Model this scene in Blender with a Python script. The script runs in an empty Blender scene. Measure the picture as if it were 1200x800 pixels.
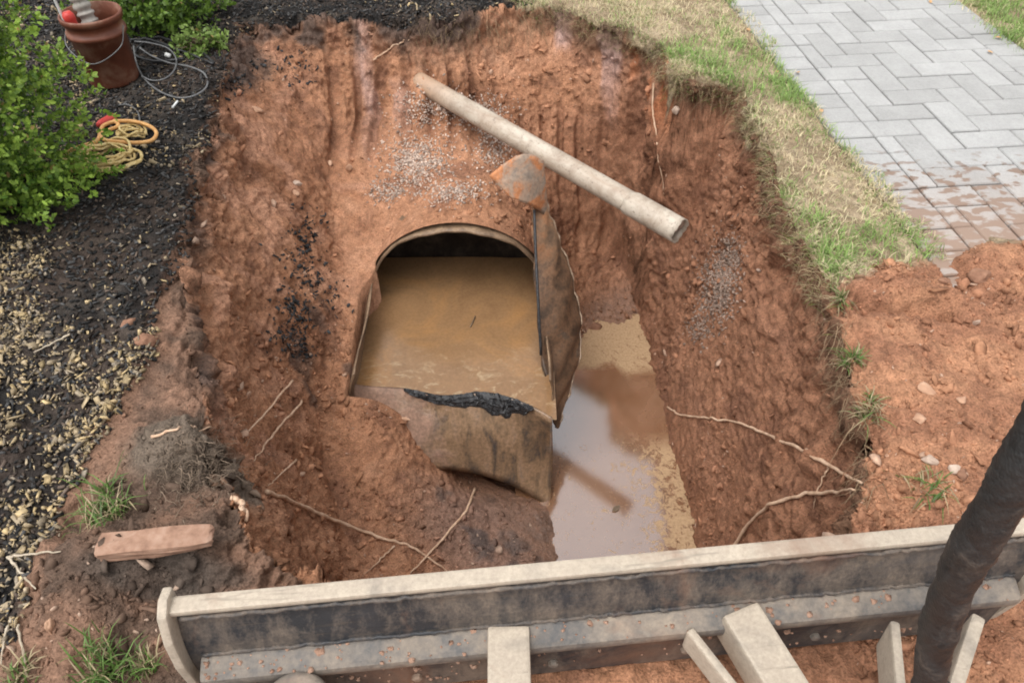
import bpy, bmesh, math, random
import numpy as np
from mathutils import Vector, Matrix
from mathutils.bvhtree import BVHTree

R = math.radians
random.seed(11)
rng = np.random.default_rng(11)
scene = bpy.context.scene
COL = scene.collection

# ------------------------------------------------------------------ camera, sky, sun, exposure
PITCH = 44.5
CAM_H = 2.0
cam_data = bpy.data.cameras.new('camera')
cam_data.sensor_width = 36.0
cam_data.lens = 27.0
cam_data.clip_start = 0.05
cam_data.clip_end = 500.0
cam = bpy.data.objects.new('camera', cam_data)
cam.location = (0, 0, CAM_H)
cam.rotation_euler = (R(90 - PITCH), 0, 0)
COL.objects.link(cam)
scene.camera = cam

SUN_EL, SUN_AZ = 66.0, -135.0          # azimuth from +Y, clockwise seen from above (very soft high light from behind left)
world = bpy.data.worlds.new('World')
scene.world = world
world.use_nodes = True
wn = world.node_tree.nodes
wl = world.node_tree.links
wn.clear()
w_out = wn.new('ShaderNodeOutputWorld')
w_bg = wn.new('ShaderNodeBackground')
w_sky = wn.new('ShaderNodeTexSky')
w_sky.sky_type = 'NISHITA'
w_sky.sun_disc = False
w_sky.sun_elevation = R(SUN_EL)
w_sky.sun_rotation = R(SUN_AZ)
w_sky.air_density = 1.0
w_sky.dust_density = 4.0
w_hsv = wn.new('ShaderNodeHueSaturation')
w_hsv.inputs['Saturation'].default_value = 0.12      # an overcast, nearly colourless sky
w_bg.inputs['Strength'].default_value = 0.15
wl.new(w_sky.outputs[0], w_hsv.inputs['Color'])
wl.new(w_hsv.outputs[0], w_bg.inputs[0])
wl.new(w_bg.outputs[0], w_out.inputs[0])

sun_data = bpy.data.lights.new('sun', 'SUN')
sun_data.energy = 0.55
sun_data.angle = R(60)
sun_data.color = (1.0, 0.965, 0.92)
sun = bpy.data.objects.new('sun', sun_data)
_az = R(SUN_AZ)
_d = Vector((math.sin(_az) * math.cos(R(SUN_EL)), math.cos(_az) * math.cos(R(SUN_EL)), math.sin(R(SUN_EL))))
sun.rotation_euler = _d.to_track_quat('Z', 'Y').to_euler()
sun.location = (0, 0, 12)
COL.objects.link(sun)

scene.view_settings.view_transform = 'Standard'
scene.view_settings.look = 'None'
scene.view_settings.gamma = 1.0
scene.view_settings.use_curve_mapping = False
scene.view_settings.exposure = 1.0
scene.cycles.max_bounces = 6
scene.cycles.diffuse_bounces = 5
scene.cycles.filter_width = 1.9

# ------------------------------------------------------------------ helpers: pixels of the photograph (1200 x 800) to points of the place
F_PX = 900.0
CP, SP = math.cos(R(PITCH)), math.sin(R(PITCH))

def ray(u, v):
    a, t = (u - 600.0) / F_PX, (400.0 - v) / F_PX
    return np.array([a, CP + t * SP, -SP + t * CP])

def pz(u, v, z=0.0):
    d = ray(u, v)
    k = (z - CAM_H) / d[2]
    return np.array([d[0] * k, d[1] * k, z])

def py(u, v, y):
    d = ray(u, v)
    k = y / d[1]
    return np.array([d[0] * k, y, CAM_H + d[2] * k])

def pd(u, v, depth):
    d = ray(u, v) * depth
    return np.array([d[0], d[1], CAM_H + d[2]])

# ------------------------------------------------------------------ helpers: noise
LAT = rng.random((64, 64, 64)).astype(np.float32) * 2 - 1

def vnoise(x, y, z):
    xi, yi, zi = np.floor(x), np.floor(y), np.floor(z)
    fx, fy, fz = x - xi, y - yi, z - zi
    fx, fy, fz = fx * fx * (3 - 2 * fx), fy * fy * (3 - 2 * fy), fz * fz * (3 - 2 * fz)
    x0, y0, z0 = xi.astype(np.int64) & 63, yi.astype(np.int64) & 63, zi.astype(np.int64) & 63
    x1, y1, z1 = (x0 + 1) & 63, (y0 + 1) & 63, (z0 + 1) & 63
    def L(a, b, t): return a + (b - a) * t
    return L(L(L(LAT[x0, y0, z0], LAT[x1, y0, z0], fx), L(LAT[x0, y1, z0], LAT[x1, y1, z0], fx), fy),
             L(L(LAT[x0, y0, z1], LAT[x1, y0, z1], fx), L(LAT[x0, y1, z1], LAT[x1, y1, z1], fx), fy), fz)

def fbm(x, y, z, s, octaves=4, gain=0.5, off=0.0):
    out, a, n = 0.0, 1.0, 0.0
    for o in range(octaves):
        out = out + a * vnoise(x * s + off + 17.3 * o, y * s + off * 1.7 + 5.1 * o, z * s + off * .6 + 9.7 * o)
        n += a
        a *= gain
        s *= 2.03
    return out / n * 1.6

def cells(x, y, z, s, off=0.0):
    """distance to the nearest of jittered points: packed crumbs with sharp creases"""
    x, y, z = (x * s + off).astype(np.float32), (y * s + off * .7).astype(np.float32), (z * s + off * 1.3).astype(np.float32)
    xi, yi, zi = np.floor(x).astype(np.int32), np.floor(y).astype(np.int32), np.floor(z).astype(np.int32)
    best = np.full(x.shape, 9.0, dtype=np.float32)
    for a in (-1, 0, 1):
        for b in (-1, 0, 1):
            for c in (-1, 0, 1):
                i, j, k = (xi + a) & 63, (yi + b) & 63, (zi + c) & 63
                d = (xi + a + .5 + .45 * LAT[i, j, k] - x) ** 2 + (yi + b + .5 + .45 * LAT[j, k, i] - y) ** 2 + (zi + c + .5 + .45 * LAT[k, i, j] - z) ** 2
                np.minimum(best, d, out=best)
    return np.sqrt(best)

def sstep(a, b, x):
    t = np.clip((x - a) / (b - a), 0, 1)
    return t * t * (3 - 2 * t)

def mix(a, b, t):
    t = np.asarray(t)[..., None]
    return np.asarray(a) * (1 - t) + np.asarray(b) * t

# ------------------------------------------------------------------ helpers: meshes
def raw_mesh(name, verts, faces, smooth=False):
    """faces: int array (M,3) or (M,4)"""
    verts = np.asarray(verts, dtype=np.float32)
    faces = np.asarray(faces, dtype=np.int32)
    k = faces.shape[1]
    me = bpy.data.meshes.new(name)
    me.vertices.add(len(verts))
    me.vertices.foreach_set('co', verts.ravel())
    me.loops.add(faces.size)
    me.loops.foreach_set('vertex_index', faces.ravel())
    me.polygons.add(len(faces))
    me.polygons.foreach_set('loop_start', np.arange(0, faces.size, k, dtype=np.int32))
    if smooth:
        me.polygons.foreach_set('use_smooth', np.ones(len(faces), dtype=bool))
    me.update(calc_edges=True)
    return me

def set_col(me, rgb, name='Col'):
    c = np.ones((len(me.vertices), 4), dtype=np.float32)
    c[:, :3] = rgb
    a = me.color_attributes.new(name=name, type='FLOAT_COLOR', domain='POINT')
    a.data.foreach_set('color', c.ravel())

def set_val(me, val, name):
    a = me.attributes.new(name=name, type='FLOAT', domain='POINT')
    a.data.foreach_set('value', np.asarray(val, dtype=np.float32))

def obj(name, me, mat=None, parent=None, label=None, cat=None, group=None, kind=None):
    o = bpy.data.objects.new(name, me)
    COL.objects.link(o)
    if mat and me is not None and not me.materials:
        me.materials.append(mat)
    if parent:
        o.parent = parent
        o.matrix_parent_inverse = Matrix.Translation(-Vector(parent.location)) if tuple(parent.location) != (0, 0, 0) else Matrix()
    for k, val in (('label', label), ('category', cat), ('group', group), ('kind', kind)):
        if val:
            o[k] = val
    return o

def thing(name, loc, label, cat, group=None):
    o = bpy.data.objects.new(name, None)
    o.empty_display_size = 0.05
    o.location = tuple(float(c) for c in loc)
    COL.objects.link(o)
    o['label'] = label
    o['category'] = cat
    if group:
        o['group'] = group
    return o

class MB:
    """collects pieces of one part"""
    def __init__(self):
        self.v, self.f = [], []
    def add(self, vs, fs):
        b = len(self.v)
        self.v += [tuple(float(c) for c in p) for p in vs]
        self.f += [tuple(i + b for i in f) for f in fs]
    def box(self, c, s, rot=None):
        vs = [Vector((x * s[0] / 2, y * s[1] / 2, z * s[2] / 2)) for x in (-1, 1) for y in (-1, 1) for z in (-1, 1)]
        if rot is not None:
            vs = [rot @ p for p in vs]
        self.add([p + Vector(c) for p in vs], [(0, 1, 3, 2), (4, 6, 7, 5), (0, 4, 5, 1), (2, 3, 7, 6), (0, 2, 6, 4), (1, 5, 7, 3)])
    def mesh(self, name, smooth=False, bevel=0.0, seg=2, jitter=0.0):
        me = bpy.data.meshes.new(name)
        bm = bmesh.new()
        vs = [bm.verts.new(p) for p in self.v]
        for f in self.f:
            try:
                bm.faces.new([vs[i] for i in f])
            except ValueError:
                pass
        bmesh.ops.recalc_face_normals(bm, faces=bm.faces)
        if bevel:
            bmesh.ops.bevel(bm, geom=[e for e in bm.edges if e.calc_face_angle(0) > 0.4], offset=bevel, segments=seg, affect='EDGES', profile=0.6)
        for f in bm.faces:
            f.smooth = smooth
        bm.to_mesh(me)
        bm.free()
        return me

def catmull(pts, n):
    pts = np.asarray(pts, dtype=float)
    if len(pts) == 2:
        t = np.linspace(0, 1, n)[:, None]
        return pts[0] * (1 - t) + pts[1] * t
    p = np.vstack([2 * pts[0] - pts[1], pts, 2 * pts[-1] - pts[-2]])
    out = []
    m = len(pts) - 1
    for s in np.linspace(0, m, n):
        i = min(int(s), m - 1)
        t = s - i
        a, b, c, d = p[i], p[i + 1], p[i + 2], p[i + 3]
        out.append(.5 * (2 * b + (c - a) * t + (2 * a - 5 * b + 4 * c - d) * t * t + (3 * b - a - 3 * c + d) * t ** 3))
    return np.array(out)

def tube_geo(path, radii, sides=8, cap=True):
    path = np.asarray(path, dtype=float)
    n = len(path)
    radii = np.broadcast_to(np.asarray(radii, dtype=float), (n,))
    T = np.gradient(path, axis=0)
    T /= np.linalg.norm(T, axis=1)[:, None] + 1e-9
    N = np.zeros_like(T)
    up = np.array([0, 0, 1.0]) if abs(T[0][2]) < .9 else np.array([1.0, 0, 0])
    N[0] = np.cross(T[0], up)
    N[0] /= np.linalg.norm(N[0])
    for i in range(1, n):
        q = N[i - 1] - T[i] * np.dot(N[i - 1], T[i])
        N[i] = q / (np.linalg.norm(q) + 1e-9)
    B = np.cross(T, N)
    a = np.linspace(0, 2 * np.pi, sides, endpoint=False)
    vs = path[:, None, :] + radii[:, None, None] * (np.cos(a)[None, :, None] * N[:, None, :] + np.sin(a)[None, :, None] * B[:, None, :])
    vs = vs.reshape(-1, 3)
    fs = []
    for i in range(n - 1):
        for j in range(sides):
            k = (j + 1) % sides
            fs.append((i * sides + j, i * sides + k, (i + 1) * sides + k, (i + 1) * sides + j))
    if cap:
        fs.append(tuple(range(sides - 1, -1, -1)))
        fs.append(tuple((n - 1) * sides + j for j in range(sides)))
    return vs, fs

def tube(name, pts, radii, mat, sides=8, n=40, cap=True, jit=0.0, hug=0.0, **kw):
    path = catmull(pts, n)
    if hug:
        for _ in range(2):
            for i in range(n):
                lo, no, _i, _d = BVH.find_nearest(Vector(path[i]))
                sd = (Vector(path[i]) - lo).dot(no)
                if sd < hug:
                    path[i] += np.array(no) * (hug - sd)
            path[1:-1] = (path[:-2] + 2 * path[1:-1] + path[2:]) / 4
    if jit:
        s = rng.random() * 40
        tt = np.linspace(0, n * .35, n)
        for c in range(3):
            path[:, c] += jit * vnoise(tt + s, tt * 0 + 3.1 * c + s, tt * 0 + .5)
    r = np.interp(np.linspace(0, 1, n), np.linspace(0, 1, len(np.atleast_1d(radii))), np.atleast_1d(radii))
    if jit:
        r = r * (1 + .22 * vnoise(np.linspace(0, n * .5, n) + 3, np.zeros(n) + .3, np.zeros(n) + .7))
    m = MB()
    m.add(*tube_geo(path, r, sides, cap))
    return obj(name, m.mesh(name, smooth=True), mat, **kw)

def lathe_geo(profile, sides=32):
    """profile: list of (radius, height); around Z"""
    vs, fs = [], []
    n = len(profile)
    for (r, h) in profile:
        for j in range(sides):
            a = 2 * math.pi * j / sides
            vs.append((r * math.cos(a), r * math.sin(a), h))
    for i in range(n - 1):
        for j in range(sides):
            k = (j + 1) % sides
            fs.append((i * sides + j, i * sides + k, (i + 1) * sides + k, (i + 1) * sides + j))
    return vs, fs

# ------------------------------------------------------------------ helpers: materials
class Mat:
    def __init__(self, name):
        self.m = bpy.data.materials.new(name)
        self.m.use_nodes = True
        self.n, self.l = self.m.node_tree.nodes, self.m.node_tree.links
        self.b = self.n['Principled BSDF']
    def node(self, t, **kw):
        nd = self.n.new(t)
        for k, val in kw.items():
            if hasattr(nd, k):
                setattr(nd, k, val)
            else:
                nd.inputs[k.replace('_', ' ')].default_value = val
        return nd
    def link(self, a, b):
        self.l.new(a, b)
    def put(self, sock, val):
        if isinstance(val, bpy.types.NodeSocket):
            self.l.new(val, self.b.inputs[sock])
        else:
            self.b.inputs[sock].default_value = val
    def coords(self, kind='Object'):
        if not hasattr(self, 'tc'):
            self.tc = self.node('ShaderNodeTexCoord')
            self.geo = self.node('ShaderNodeNewGeometry')
        return self.geo.outputs['Position'] if kind == 'World' else self.tc.outputs[kind]
    def noise(self, scale, detail=4, rough=.55, dist=0.0, kind='World', stretch=None):
        src = self.coords(kind)
        if stretch:
            mp = self.node('ShaderNodeMapping')
            mp.inputs['Scale'].default_value = stretch
            self.link(src, mp.inputs['Vector'])
            src = mp.outputs[0]
        nd = self.node('ShaderNodeTexNoise')
        nd.inputs['Scale'].default_value = scale
        nd.inputs['Detail'].default_value = detail
        nd.inputs['Roughness'].default_value = rough
        nd.inputs['Distortion'].default_value = dist
        self.link(src, nd.inputs['Vector'])
        return nd.outputs['Fac']
    def voronoi(self, scale, kind='World', feature='F1', out='Distance'):
        nd = self.node('ShaderNodeTexVoronoi')
        nd.feature = feature
        nd.inputs['Scale'].default_value = scale
        self.link(self.coords(kind), nd.inputs['Vector'])
        return nd.outputs[out]
    def ramp(self, fac, stops):
        nd = self.node('ShaderNodeValToRGB')
        el = nd.color_ramp.elements
        while len(el) < len(stops):
            el.new(.5)
        for e, (p, c) in zip(el, stops):
            e.position = p
            e.color = tuple(c) + (1,) if isinstance(c, (tuple, list)) else (c, c, c, 1)
        self.link(fac, nd.inputs['Fac'])
        return nd.outputs['Color']
    def mixc(self, fac, a, b, blend='MIX'):
        nd = self.node('ShaderNodeMix')
        nd.data_type = 'RGBA'
        nd.blend_type = blend
        for sock, val in ((nd.inputs['Factor'], fac), (nd.inputs[6], a), (nd.inputs[7], b)):
            if isinstance(val, bpy.types.NodeSocket):
                self.link(val, sock)
            else:
                sock.default_value = val if isinstance(val, (int, float)) else tuple(val) + (1,)
        return nd.outputs[2]
    def math(self, op, a, b=0.0, clamp=False):
        nd = self.node('ShaderNodeMath')
        nd.operation = op
        nd.use_clamp = clamp
        for i, val in enumerate((a, b)):
            if isinstance(val, bpy.types.NodeSocket):
                self.link(val, nd.inputs[i])
            else:
                nd.inputs[i].default_value = val
        return nd.outputs[0]
    def attr(self, name, out='Color'):
        nd = self.node('ShaderNodeAttribute')
        nd.attribute_name = name
        return nd.outputs[out]
    def bump(self, *layers):
        prev = None
        for h, strength, dist in layers:
            nd = self.node('ShaderNodeBump')
            nd.inputs['Strength'].default_value = strength
            nd.inputs['Distance'].default_value = dist
            self.link(h, nd.inputs['Height'])
            if prev is not None:
                self.link(prev, nd.inputs['Normal'])
            prev = nd.outputs[0]
        self.link(prev, self.b.inputs['Normal'])

def mat_ground():
    m = Mat('ground')
    c = m.attr('Col')
    n1, n2 = m.noise(26, 5, .65), m.noise(140, 3, .6)
    v = m.mixc(.9, c, m.ramp(n1, [(.28, .62), (.5, .98), (.72, 1.34)]), 'MULTIPLY')
    v = m.mixc(.85, v, m.ramp(n2, [(.3, .5), (.5, 1.0), (.72, 1.45)]), 'MULTIPLY')
    m.put('Base Color', v)
    wet = m.attr('wet', 'Fac')
    m.put('Roughness', m.math('SUBTRACT', .92, m.math('MULTIPLY', wet, .5)))
    m.put('Specular IOR Level', m.math('ADD', .15, m.math('MULTIPLY', wet, .35)))
    vo = m.voronoi(95)
    m.bump((n2, .8, .006), (vo, -.5, .008), (n1, .7, .02))
    return m.m

def mat_attr(name, rough=.85, var=.5, scale=60, bump=.3, dist=.004, spec=.2, trans=None):
    m = Mat(name)
    n = m.noise(scale, 4, .6)
    m.put('Base Color', m.mixc(var, m.attr('Col'), m.ramp(n, [(.28, .5), (.5, 1.0), (.72, 1.5)]), 'MULTIPLY'))
    m.put('Roughness', rough)
    m.put('Specular IOR Level', spec)
    if bump:
        m.bump((n, bump, dist))
    if trans:
        m.put('Subsurface Weight', 0.0)
        m.put('Transmission Weight', 0.0)
    return m.m

def mat_plain(name, stops, scale=40, rough=.7, kind='Object', bump=.2, dist=.003, spec=.4, metal=0.0, detail=5, stretch=None):
    m = Mat(name)
    n = m.noise(scale, detail, .62, .2, kind, stretch)
    m.put('Base Color', m.ramp(n, stops))
    m.put('Roughness', rough)
    m.put('Specular IOR Level', spec)
    m.put('Metallic', metal)
    if bump:
        m.bump((n, bump, dist))
    return m.m

def mat_leaf(name):
    m = Mat(name)
    c = m.attr('Col')
    m.put('Base Color', c)
    m.put('Roughness', .45)
    m.put('Specular IOR Level', .35)
    tr = m.node('ShaderNodeBsdfTranslucent')
    m.link(c, tr.inputs['Color'])
    mx = m.node('ShaderNodeMixShader')
    mx.inputs[0].default_value = .3
    m.link(m.b.outputs[0], mx.inputs[1])
    m.link(tr.outputs[0], mx.inputs[2])
    m.link(mx.outputs[0], m.n['Material Output'].inputs['Surface'])
    return m.m

def mat_paver():
    m = Mat('paver_concrete')
    oi = m.node('ShaderNodeObjectInfo')
    base = m.ramp(oi.outputs['Random'], [(0, (.305, .302, .292)), (.5, (.335, .332, .322)), (1, (.365, .362, .352))])
    n1, n2, n3 = m.noise(55, 5, .7), m.noise(260, 2, .6), m.noise(5, 4, .6)
    c = m.mixc(.7, base, m.ramp(n1, [(.3, .86), (.5, 1.0), (.75, 1.12)]), 'MULTIPLY')
    c = m.mixc(.5, c, m.ramp(n2, [(.3, .72), (.5, 1.0), (.7, 1.2)]), 'MULTIPLY')
    c = m.mixc(.6, c, m.ramp(n3, [(.35, .88), (.65, 1.1)]), 'MULTIPLY')
    # mud tracked onto the stones beside the spoil, densest next to it
    sep = m.node('ShaderNodeSeparateXYZ')
    m.link(m.coords('World'), sep.inputs[0])
    near = m.math('MULTIPLY', m.math('SUBTRACT', 3.45, sep.outputs['Y']), 1.25, True)
    blot = m.noise(13, 3, .5, .3, 'World', (1, 1.5, 1))
    k = m.math('MULTIPLY', m.math('SUBTRACT', m.math('ADD', blot, m.math('MULTIPLY', near, .2)), .60), 14, True)
    c = m.mixc(m.math('MULTIPLY', k, m.math('MULTIPLY', near, 3.2, True)), c, (.20, .145, .115))
    film = m.math('MULTIPLY', m.math('SUBTRACT', near, .2), .6, True)
    c = m.mixc(film, c, (.35, .245, .185))
    m.put('Base Color', c)
    m.put('Roughness', .88)
    m.put('Specular IOR Level', .25)
    m.bump((n2, .35, .002), (n1, .3, .003))
    return m.m

def mat_steel_mud(name, dark, mud, amount=.5, scale=9, streak=1.0):
    """worn steel under dried mud: fine speckle, runs down the face, broad thin patches, a few scratches"""
    m = Mat(name)
    n1, n2 = m.noise(scale, 7, .75, .3, 'Object', (1, 1, 1 / streak)), m.noise(scale * 5, 5, .7, 0, 'Object')
    n3, n4 = m.noise(scale * .25, 4, .6, .4, 'Object'), m.noise(scale * 2.2, 3, .6, 0, 'Object', (.12, 1, 3))
    k = m.math('ADD', m.math('MULTIPLY', n1, .6), m.math('ADD', m.math('MULTIPLY', n2, .2), m.math('MULTIPLY', n3, .65)))
    t = m.math('MULTIPLY', m.math('SUBTRACT', k, .60 + .3 * (.5 - amount)), 3.4, True)
    c = m.mixc(t, dark, mud)
    c = m.mixc(.4, c, m.ramp(n2, [(.28, .62), (.5, 1.0), (.72, 1.35)]), 'MULTIPLY')
    n5 = m.noise(3.1, 5, .62, .5, 'Object')
    c = m.mixc(m.math('MULTIPLY', m.math('SUBTRACT', n5, .55), 4, True), c, (.20, .105, .065))
    c = m.mixc(m.math('MULTIPLY', m.math('SUBTRACT', .44, n5), 4, True), c, (.055, .056, .06))
    c = m.mixc(m.math('MULTIPLY', m.math('SUBTRACT', n4, .62), 7, True), c, tuple(x * .5 for x in mud))
    m.put('Base Color', c)
    m.put('Roughness', m.math('ADD', .5, m.math('MULTIPLY', t, .35)))
    m.put('Specular IOR Level', .35)
    m.bump((n2, .3, .002), (k, .3, .005))
    return m.m

def mat_rust(name, stops, scale=14, wet=.45, rusty_top=None):
    m = Mat(name)
    n1, n2 = m.noise(scale, 6, .68, .5, 'Object', (1, .6, 1)), m.noise(scale * 7, 4, .6, 0, 'Object')
    c = m.ramp(n1, stops)
    if rusty_top is not None:          # bare rust towards the torn upper end
        sep = m.node('ShaderNodeSeparateXYZ')
        m.link(m.coords('World'), sep.inputs[0])
        up = m.math('MULTIPLY', m.math('SUBTRACT', m.math('ADD', sep.outputs['Z'], m.math('MULTIPLY', n1, .5)), rusty_top), 2.2, True)
        c = m.mixc(up, c, m.ramp(n1, [(.35, (.20, .14, .10)), (.5, (.33, .20, .12)), (.65, (.40, .17, .07))]))
    c = m.mixc(.7, c, m.ramp(n2, [(.28, .6), (.5, 1.0), (.72, 1.35)]), 'MULTIPLY')
    m.put('Base Color', c)
    m.put('Roughness', m.ramp(n1, [(.3, wet), (.7, .8)]))
    m.put('Specular IOR Level', .35)
    m.bump((n2, .35, .002), (n1, .4, .006))
    return m.m

def mat_tank_end():
    m = Mat('tank_end_muddy')
    n1, n2, n3 = m.noise(8, 6, .7, .5, 'World', (1.5, .5, .5)), m.noise(60, 4, .6), m.noise(5, 4, .6, .6)
    c = m.ramp(n1, [(.30, (.05, .046, .046)), (.40, (.13, .09, .06)), (.50, (.235, .15, .088)), (.60, (.27, .175, .11)), (.70, (.15, .115, .09)), (.8, (.07, .063, .06))])
    sep = m.node('ShaderNodeSeparateXYZ')
    m.link(m.coords('World'), sep.inputs[0])
    side = m.math('MULTIPLY', m.math('SUBTRACT', m.math('MULTIPLY', n3, .9), m.math('ADD', sep.outputs['X'], .80)), 4.5, True)
    c = m.mixc(side, c, m.ramp(n1, [(.3, (.20, .125, .09)), (.7, (.31, .185, .125))]))
    c = m.mixc(.8, c, m.ramp(n2, [(.28, .55), (.5, 1.0), (.72, 1.4)]), 'MULTIPLY')
    m.put('Base Color', c)
    m.put('Roughness', m.math('ADD', .30, m.math('MULTIPLY', side, .5)))
    m.put('Specular IOR Level', .55)
    m.bump((n2, .12, .002), (side, .5, .01), (n1, .12, .006))
    return m.m

def mat_sludge():
    m = Mat('oily_sludge')
    n1, n2, n3 = m.noise(2.6, 5, .6, .8), m.noise(9, 6, .72, 1.2, 'World', (1, 1.9, 1)), m.noise(60, 3, .6)
    c = m.ramp(n1, [(.3, (.19, .105, .05)), (.5, (.245, .14, .068)), (.68, (.31, .165, .068))])
    sep = m.node('ShaderNodeSeparateXYZ')
    m.link(m.coords('World'), sep.inputs[0])
    front = m.math('MULTIPLY', m.math('SUBTRACT', 3.2, sep.outputs['Y']), 3.0, True)
    foam = m.math('MULTIPLY', m.math('SUBTRACT', n2, .535), 7, True)
    c = m.mixc(m.math('MULTIPLY', m.math('MULTIPLY', foam, front), .75), c, (.44, .33, .2))
    c = m.mixc(.5, c, m.ramp(n3, [(.3, .75), (.5, 1.0), (.7, 1.2)]), 'MULTIPLY')
    m.put('Base Color', c)
    m.put('Roughness', .2)
    m.put('Specular IOR Level', .6)
    m.bump((n2, .12, .006), (n3, .08, .002))
    return m.m

def mat_puddle():
    m = Mat('silty_water')
    sep = m.node('ShaderNodeSeparateXYZ')
    m.link(m.coords('World'), sep.inputs[0])
    X, Y = sep.outputs['X'], sep.outputs['Y']
    n1, n2, n3 = m.noise(3.2, 4, .55, .5), m.noise(22, 7, .8, .7), m.noise(70, 3, .6)
    # floating scum: a raft at the far end, flecks drifted along the right bank
    far = m.math('MULTIPLY', m.math('SUBTRACT', m.math('ADD', Y, m.math('MULTIPLY', n1, .5)), 3.72), 9, True)
    bank = m.math('MULTIPLY', m.math('SUBTRACT', m.math('ADD', X, m.math('MULTIPLY', n1, .25)), .74), 2.4, True)
    flk = m.math('MULTIPLY', m.math('SUBTRACT', m.math('ADD', n2, m.math('MULTIPLY', bank, .22)), .585), 13, True)
    clear = m.math('MULTIPLY', m.math('SUBTRACT', 2.98, Y), 6, True)
    holes = m.math('MULTIPLY', m.math('SUBTRACT', n2, .34), 9, True)
    sc = m.math('MAXIMUM', m.math('MULTIPLY', far, holes), m.math('MULTIPLY', flk, clear))
    water = m.ramp(n1, [(.35, (.20, .095, .045)), (.65, (.26, .14, .08))])
    scum = m.ramp(n3, [(.3, (.29, .18, .095)), (.6, (.43, .29, .165))])
    m.put('Base Color', m.mixc(sc, water, scum))
    m.put('Roughness', m.math('ADD', .06, m.math('MULTIPLY', sc, .6)))
    m.put('IOR', 1.45)
    m.put('Coat Weight', m.math('SUBTRACT', 1.0, sc, True))
    m.put('Coat Roughness', .10)
    m.put('Coat IOR', 3.3)
    m.bump((n3, .05, .002), (sc, .25, .004))
    return m.m

def mat_hose():
    m = Mat('black_hose_sleeve')
    n1, n2 = m.noise(16, 6, .7, .3, 'Object'), m.noise(90, 4, .65, 0, 'Object', (1, 1, 2.5))
    wv = m.node('ShaderNodeTexWave')
    wv.inputs['Scale'].default_value = 55
    wv.inputs['Distortion'].default_value = 1.5
    mp = m.node('ShaderNodeMapping')
    mp.inputs['Rotation'].default_value = (.2, .7, .6)
    m.link(m.coords('Object'), mp.inputs['Vector'])
    m.link(mp.outputs[0], wv.inputs['Vector'])
    c = m.ramp(n1, [(.3, (.012, .012, .013)), (.56, (.024, .023, .023)), (.68, (.07, .055, .045)), (.8, (.16, .12, .09))])
    c = m.mixc(.7, c, m.ramp(n2, [(.3, .5), (.5, 1.0), (.72, 1.6)]), 'MULTIPLY')
    m.put('Base Color', c)
    m.put('Roughness', m.ramp(n1, [(.35, .33), (.7, .75)]))
    m.bump((n2, .4, .002), (wv.outputs['Fac'], .08, .002), (n1, .4, .01))
    return m.m

def mat_pipe():
    m = Mat('dirty_pvc')
    n1, n2, n3 = m.noise(7, 6, .7, .6, 'Object'), m.noise(48, 5, .7, .2, 'Object'), m.noise(2.2, 3, .5, 0, 'Object')
    c = m.mixc(m.math('MULTIPLY', m.math('SUBTRACT', n1, .44), 4, True), (.48, .42, .34), (.29, .225, .17))
    sep = m.node('ShaderNodeSeparateXYZ')
    m.link(m.coords('Object'), sep.inputs[0])
    buried = m.math('MULTIPLY', m.math('SUBTRACT', .62, m.math('ADD', sep.outputs['X'], m.math('MULTIPLY', n1, .4))), 3.2, True)
    c = m.mixc(m.math('MULTIPLY', buried, .85), c, (.38, .23, .14))
    n4 = m.noise(4.5, 5, .65, .8, 'Object', (.5, 1.5, 1.5))
    c = m.mixc(m.math('MULTIPLY', m.math('SUBTRACT', n4, .5), 3.5, True), c, (.29, .205, .145))
    c = m.mixc(m.math('MULTIPLY', m.math('SUBTRACT', n2, .55), 7, True), c, (.2, .155, .12))
    m.put('Base Color', c)
    m.put('Roughness', .55)
    m.bump((n2, .15, .002))
    return m.m

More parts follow.
